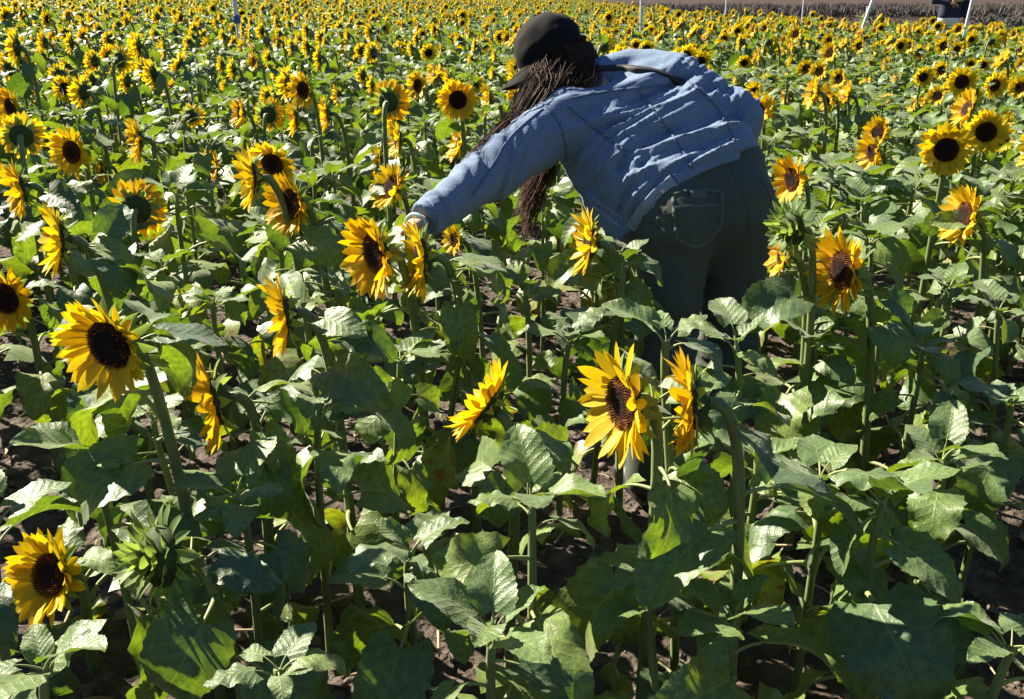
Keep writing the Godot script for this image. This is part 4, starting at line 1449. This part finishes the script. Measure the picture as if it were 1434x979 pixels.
	for i in 15:
		for k in seg:
			var th := TAU * k / seg          # 0 at the brow
			var backness := absf(wrapf(th - PI, -PI, PI))
			var low := -0.022 + 0.045 * exp(-pow(backness / 0.40, 4.0))
			var ph := lerpf(asin(clampf(low / 0.110, -1.0, 1.0)), PI / 2, pow(i / 14.0, 0.85))
			var dir := Vector3(sin(th) * cos(ph) * 0.099, sin(ph) * 0.110, cos(th) * cos(ph) * 0.113 - 0.004)
			var seam := 1.0 - 0.016 * exp(-pow(wrapf(th * 3.0, -PI, PI) / 0.22, 2.0)) * cos(ph)
			dir *= seam * (1.0 + 0.06 * crease.get_noise_3d(dir.x * 1.3, dir.y * 3.0, dir.z * 1.3))
			s.put(dir, Vector2(k * 0.1, i * 0.1))
	for i in 14:
		for k in seg:
			var q := i * seg + k
			var r2 := i * seg + (k + 1) % seg
			s.quad(q, q + seg, r2 + seg, r2)
	var cap := part("cap", one(s), [black], w, Transform3D(frame, head - foot))
	s = Sheet.new()
	for side in 2:                           # peak: upper and lower face
		for i in 7:
			for k in 17:
				var th := deg_to_rad(-72.0 + 9.0 * k)
				var o := float(i) / 6.0
				var rim_ := Vector3(sin(th) * 0.097, -0.016, cos(th) * 0.107)
				var outl := 0.078 * pow(maxf(0.0, cos(th * 1.2)), 0.55)
				s.put(rim_ + Vector3(sin(th) * 0.25, 0, 1.0) * outl * o + Vector3(0, -0.34 * outl * o - 3.0 * rim_.x * rim_.x * (0.35 + o) + (0.0 if side == 0 else -0.004), 0), Vector2(k * 0.1, i * 0.1))
	for side in 2:
		for i in 6:
			for k in 16:
				var q := side * 119 + i * 17 + k
				if side == 0: s.quad(q, q + 17, q + 18, q + 1)
				else: s.quad(q, q + 1, q + 18, q + 17)
	for k in 16: s.quad(102 + k, 119 + 102 + k, 119 + 103 + k, 103 + k)
	part("peak", one(s), [black], cap)
	s = Sheet.new()
	lathe([[0.0, 0.006], [0.006, 0.005], [0.008, 0.0]], 10, s)
	part("button", one(s), [black], cap, Transform3D(Basis(Vector3(1, 0, 0), -PI / 2), Vector3(0, 0.109, -0.004)))
	s = Sheet.new()
	var arc := PackedVector3Array()
	var arcr := PackedFloat32Array()
	for i in 9:
		var th := PI + lerpf(-0.62, 0.62, i / 8.0)
		arc.append(Vector3(sin(th) * 0.098, -0.016, cos(th) * 0.113 - 0.004))
		arcr.append(0.007)
	s.ring_tube(arc, arcr, 6)
	part("back_strap", one(s), [black], cap)
	# --- hair: tapered locks that leave the scalp under the cap and fall forward past the arm
	var brown := solid(Color.WHITE, 0.55, 0.25)
	brown.vertex_color_use_as_albedo = true
	var r := RandomNumberGenerator.new()
	r.seed = 8
	s = Sheet.new()
	for core in [[at(772, 92, 2.955), at(764, 118, 2.925), at(738, 158, 2.885), at(706, 192, 2.815), at(672, 230, 2.75)], [at(772, 95, 2.99), at(766, 130, 3.0), at(768, 185, 3.05), at(762, 245, 3.03), at(738, 292, 3.0)], [at(788, 88, 2.99), at(800, 102, 2.955), at(794, 116, 2.945), at(776, 132, 2.94)]]:
		var cc := Curve3D.new()
		for k in core.size():
			var tv: Vector3 = (core[mini(k + 1, core.size() - 1)] - core[maxi(k - 1, 0)]) * 0.22
			cc.add_point(core[k], -tv, tv)
		var path := PackedVector3Array()
		var radii := PackedFloat32Array()
		for k in 14:
			path.append(cc.sample_baked(cc.get_baked_length() * k / 13.0) - foot)
			radii.append((0.034 if core.size() == 5 else 0.038) * pow(1.0 - k / 14.0, 0.7))
		var was := s.v.size()
		s.ring_tube(path, radii, 14)
		for k in range(was, s.v.size()): s.c[k] = Color(0.034, 0.019, 0.012)
	for i in 3000:
		var kind := 0 if i < 1150 else (1 if i < 2050 else 2)
		var u := r.randf()
		var th := lerpf(0.75, 2.5, u) if kind < 2 else lerpf(2.0, 4.2, u)
		var root := head + frame * Vector3(sin(th) * 0.087, r.randf_range(-0.05, -0.005), cos(th) * 0.098 - 0.004)
		var pts: Array = []
		var j1 := Vector3(r.randfn(), r.randfn(), r.randfn())
		if kind == 0:
			pts = [root, at(768 + 14 * j1.x, 116, 2.91 + 0.03 * j1.z), at(742 + 11 * j1.x, 156, 2.875 + 0.02 * j1.z), at(706 + 9 * j1.x, 190 + 7 * j1.y, 2.80 + 0.008 * j1.z), at(662 + 10 * j1.x, 240 + 9 * j1.y, 2.735 + 0.008 * j1.z)]
		elif kind == 1:
			pts = [root, at(765 + 15 * j1.x, 125, 2.97 + 0.03 * j1.z), at(768 + 12 * j1.x, 185, 3.05 + 0.02 * j1.z), at(762 + 7 * j1.x, 245, 3.03 + 0.02 * j1.z), at(736 + 6 * j1.x, 290 + 22 * j1.y, 3.0 + 0.02 * j1.z)]
		else:
			pts = [root, root + frame * Vector3(sin(th) * 0.03, -0.045, cos(th) * 0.03), at(800 + 16 * j1.x, 104 + 5 * j1.y, 2.915 + 0.02 * j1.z), at(792 + 20 * j1.x, 118 + 6 * j1.y, 2.90 + 0.02 * j1.z), at(770 + 16 * j1.x, 136 + 8 * j1.y, 2.905 + 0.02 * j1.z)]
		var c3 := Curve3D.new()
		for k in pts.size():
			var tv: Vector3 = (pts[mini(k + 1, pts.size() - 1)] - pts[maxi(k - 1, 0)]) * 0.22
			c3.add_point(pts[k], -tv, tv)
		var path := PackedVector3Array()
		var radii := PackedFloat32Array()
		var wob := r.randf() * TAU
		for k in 13:
			var q := k / 12.0
			path.append(c3.sample_baked(c3.get_baked_length() * q) + Vector3(sin(q * 9.0 + wob), cos(q * 7.0 + wob), sin(q * 8.0 - wob)) * 0.0045 * q - foot)
			radii.append(lerpf(0.0012, 0.0004, q * q) * (0.7 + 0.6 * fmod(u * 7.0, 1.0)))
		var was := s.v.size()
		s.ring_tube(path, radii, 3)
		var tone := Color(0.030, 0.017, 0.011).lerp(Color(0.062, 0.033, 0.021), pow(r.randf(), 1.5))
		for k in range(was, s.v.size()):
			s.c[k] = tone.lerp(Color(0.13, 0.064, 0.036), 0.75 * smoothstep(0.55, 1.0, float(k - was) / 39.0) if kind < 2 else 0.1)
	var hair := part("hair", one(s, null, true), [brown], w)
	s = Sheet.new()
	for i in 9:                               # the hair that lies close on the scalp
		for k in 24:
			var ph := lerpf(-0.75, 0.6, i / 8.0)
			var th := TAU * k / 24
			s.put(Vector3(sin(th) * cos(ph) * 0.0905, sin(ph) * 0.1, cos(th) * cos(ph) * 0.103 - 0.008) - Vector3(0, 0, 0.05 if cos(th) > 0.35 else 0.0), Vector2.ZERO, Color(0.045, 0.024, 0.015))
	for i in 8:
		for k in 24:
			var q := i * 24 + k
			var q2 := i * 24 + (k + 1) % 24
			s.quad(q, q + 24, q2 + 24, q2)
	part("scalp_hair", one(s, null, true), [brown], hair, Transform3D(frame, head - foot))

func visitor() -> void:
	var hip := at(1328, 33, 19.0)
	var foot := Vector3(hip.x, rise(hip.x, hip.z), hip.z)
	var w := thing("person", "distant visitor in navy top and white trousers holding a tan bag", "person", foot)
	var skin := solid(paint(0.5, 0.3, 0.22), 0.5)
	var hy := 0.92
	var f := Flesh.new()
	f.k = 0.04
	f.chain([Vector3(0, 1.0, 0), Vector3(0.0, 1.38, 0), Vector3(0, 1.52, 0)], [0.09, 0.08, 0.05])
	f.bone(Vector3(0.2, 1.4, 0), Vector3(0.27, 1.12, 0.05), 0.035, 0.03)
	f.bone(Vector3(-0.2, 1.4, 0), Vector3(-0.32, 1.18, 0.1), 0.035, 0.03)
	f.bone(Vector3(-0.32, 1.18, 0.1), Vector3(-0.12, 1.14, 0.24), 0.03, 0.025)
	f.bone(Vector3(0.27, 1.12, 0.05), Vector3(0.24, 0.88, 0.1), 0.03, 0.028)
	face_on(f, Vector3(0, 1.64, 0.0), Vector3(0, 0, 1), Vector3.UP, Vector3(1, 0, 0), 1.0)
	var s := Sheet.new()
	var b := box_of(f)
	nets(s, f, b.position, b.end, 0.016)
	for k in [-1.0, 1.0]:
		f = Flesh.new()
		f.k = 0.007
		hand(f, Vector3(-0.12, 1.14, 0.24) if k < 0.0 else Vector3(0.24, 0.88, 0.1), Vector3(-0.04, 1.12, 0.27) if k < 0.0 else Vector3(0.23, 0.78, 0.12), Vector3(-0.2 * k, -0.5, 0.2), 0.5, k)
		b = box_of(f)
		nets(s, f, b.position, b.end, 0.006)
	w.scale = Vector3.ONE * 1.15
	part("body", one(s), [skin], w)
	f = Flesh.new()
	f.k = 0.05
	f.chain([Vector3(-0.06, hy + 0.02, 0), Vector3(-0.05, 1.16, 0), Vector3(0, 1.36, 0)], [0.135, 0.125, 0.125])
	f.chain([Vector3(0.06, hy + 0.02, 0), Vector3(0.05, 1.16, 0), Vector3(0, 1.36, 0)], [0.135, 0.125, 0.125])
	f.bone(Vector3(-0.15, 1.4, 0), Vector3(0.15, 1.4, 0), 0.075, 0.075)
	f.chain([Vector3(-0.18, 1.4, 0), Vector3(-0.32, 1.18, 0.1), Vector3(-0.15, 1.145, 0.22)], [0.07, 0.06, 0.05])
	f.chain([Vector3(0.18, 1.4, 0), Vector3(0.27, 1.12, 0.05), Vector3(0.245, 0.92, 0.09)], [0.07, 0.06, 0.05])
	f.cuts = [Plane(Vector3(0, -1, 0), -(hy - 0.03))]
	s = Sheet.new()
	b = box_of(f)
	nets(s, f, b.position, b.end, 0.016)
	part("top", one(s), [solid(paint(0.010, 0.013, 0.045), 0.85)], w)
	f = Flesh.new()
	f.k = 0.05
	f.bone(Vector3(-0.055, hy - 0.04, 0), Vector3(0.055, hy - 0.04, 0), 0.125, 0.125)
	f.chain([Vector3(-0.085, 0.82, 0), Vector3(-0.1, 0.47, 0.02), Vector3(-0.1, 0.07, 0)], [0.09, 0.075, 0.065])
	f.chain([Vector3(0.085, 0.82, 0), Vector3(0.1, 0.47, 0.02), Vector3(0.11, 0.07, 0)], [0.09, 0.075, 0.065])
	s = Sheet.new()
	b = box_of(f)
	nets(s, f, b.position, b.end, 0.018)
	part("trousers", one(s), [solid(paint(0.72, 0.72, 0.74), 0.85)], w)
	for k in [-0.1, 0.11]:
		f = Flesh.new()
		f.bone(Vector3(k, 0.045, -0.02), Vector3(k, 0.035, 0.14), 0.045, 0.035)
		s = Sheet.new()
		b = box_of(f)
		nets(s, f, b.position, b.end, 0.014)
		part("shoe", one(s), [solid(paint(0.3, 0.3, 0.3), 0.7)], w)
	f = Flesh.new()
	f.k = 0.03
	f.bone(Vector3(0, 1.68, -0.025), Vector3(0, 1.62, -0.05), 0.1, 0.09)
	f.bone(Vector3(0, 1.6, -0.07), Vector3(0, 1.4, -0.1), 0.075, 0.05)
	s = Sheet.new()
	b = box_of(f)
	nets(s, f, b.position, b.end, 0.014)
	part("hair", one(s), [solid(paint(0.03, 0.018, 0.012), 0.6)], w)
	var bag := thing("bag", "tan bag held before the distant visitor in navy", "bag", foot)
	bag.scale = Vector3.ONE * 1.15
	f = Flesh.new()
	f.k = 0.03
	f.bone(Vector3(-0.07, 1.24, 0.31), Vector3(0.05, 1.27, 0.29), 0.05, 0.05)
	f.bone(Vector3(-0.07, 1.19, 0.31), Vector3(0.04, 1.21, 0.30), 0.05, 0.05)
	s = Sheet.new()
	b = box_of(f)
	nets(s, f, b.position, b.end, 0.014)
	var tan_ := solid(paint(0.42, 0.30, 0.16), 0.7)
	part("pouch", one(s), [tan_], bag)
	s = Sheet.new()
	s.ring_tube(PackedVector3Array([Vector3(0.1, 1.2, 0.28), Vector3(0.17, 1.38, 0.13), Vector3(0.15, 1.49, 0.02)]), PackedFloat32Array([0.012, 0.012, 0.012]), 5)
	part("strap", one(s), [tan_], bag)

# ------------------------------------------------------------------ build
func _ready() -> void:
	rng.seed = 1
	land.seed = 3
	land.frequency = 0.5
	var cam := Camera3D.new()
	cam.name = "camera"
	add_child(cam)
	cam.position = Vector3(0, EYE, 0)
	cam.rotation.x = -pitch
	cam.fov = rad_to_deg(2.0 * atan(489.5 / LENS))
	cam.near = 0.05
	cam.far = 2000.0
	cam.current = true
	var sky := ProceduralSkyMaterial.new()
	sky.sky_top_color = paint(0.075, 0.155, 0.35)
	sky.sky_horizon_color = paint(0.30, 0.42, 0.58)
	sky.sky_curve = 0.18
	sky.ground_bottom_color = paint(0.08, 0.07, 0.05)
	sky.ground_horizon_color = paint(0.20, 0.22, 0.24)
	sky.sun_angle_max = 12.0
	var env := Environment.new()
	env.background_mode = Environment.BG_SKY
	env.sky = Sky.new()
	env.sky.sky_material = sky
	env.background_energy_multiplier = 0.34
	env.tonemap_mode = Environment.TONE_MAPPER_LINEAR
	env.tonemap_exposure = 3.8
	env.sdfgi_enabled = true
	env.ssao_enabled = true
	env.ssil_enabled = true
	var we := WorldEnvironment.new()
	we.name = "world"
	we.environment = env
	add_child(we)
	var sun := DirectionalLight3D.new()
	sun.name = "sun"
	sun.light_energy = 1.6
	sun.light_color = Color(1.0, 0.955, 0.88)
	sun.light_angular_distance = 0.53
	sun.shadow_enabled = true
	add_child(sun)
	sun.look_at_from_position(Vector3.ZERO, -SUN, Vector3.UP)
	make_materials()
	make_pieces()
	ground()
	beyond()
	woman()
	heroes()
	shoots()
	rows_and_mass()
	stakes()
	visitor()
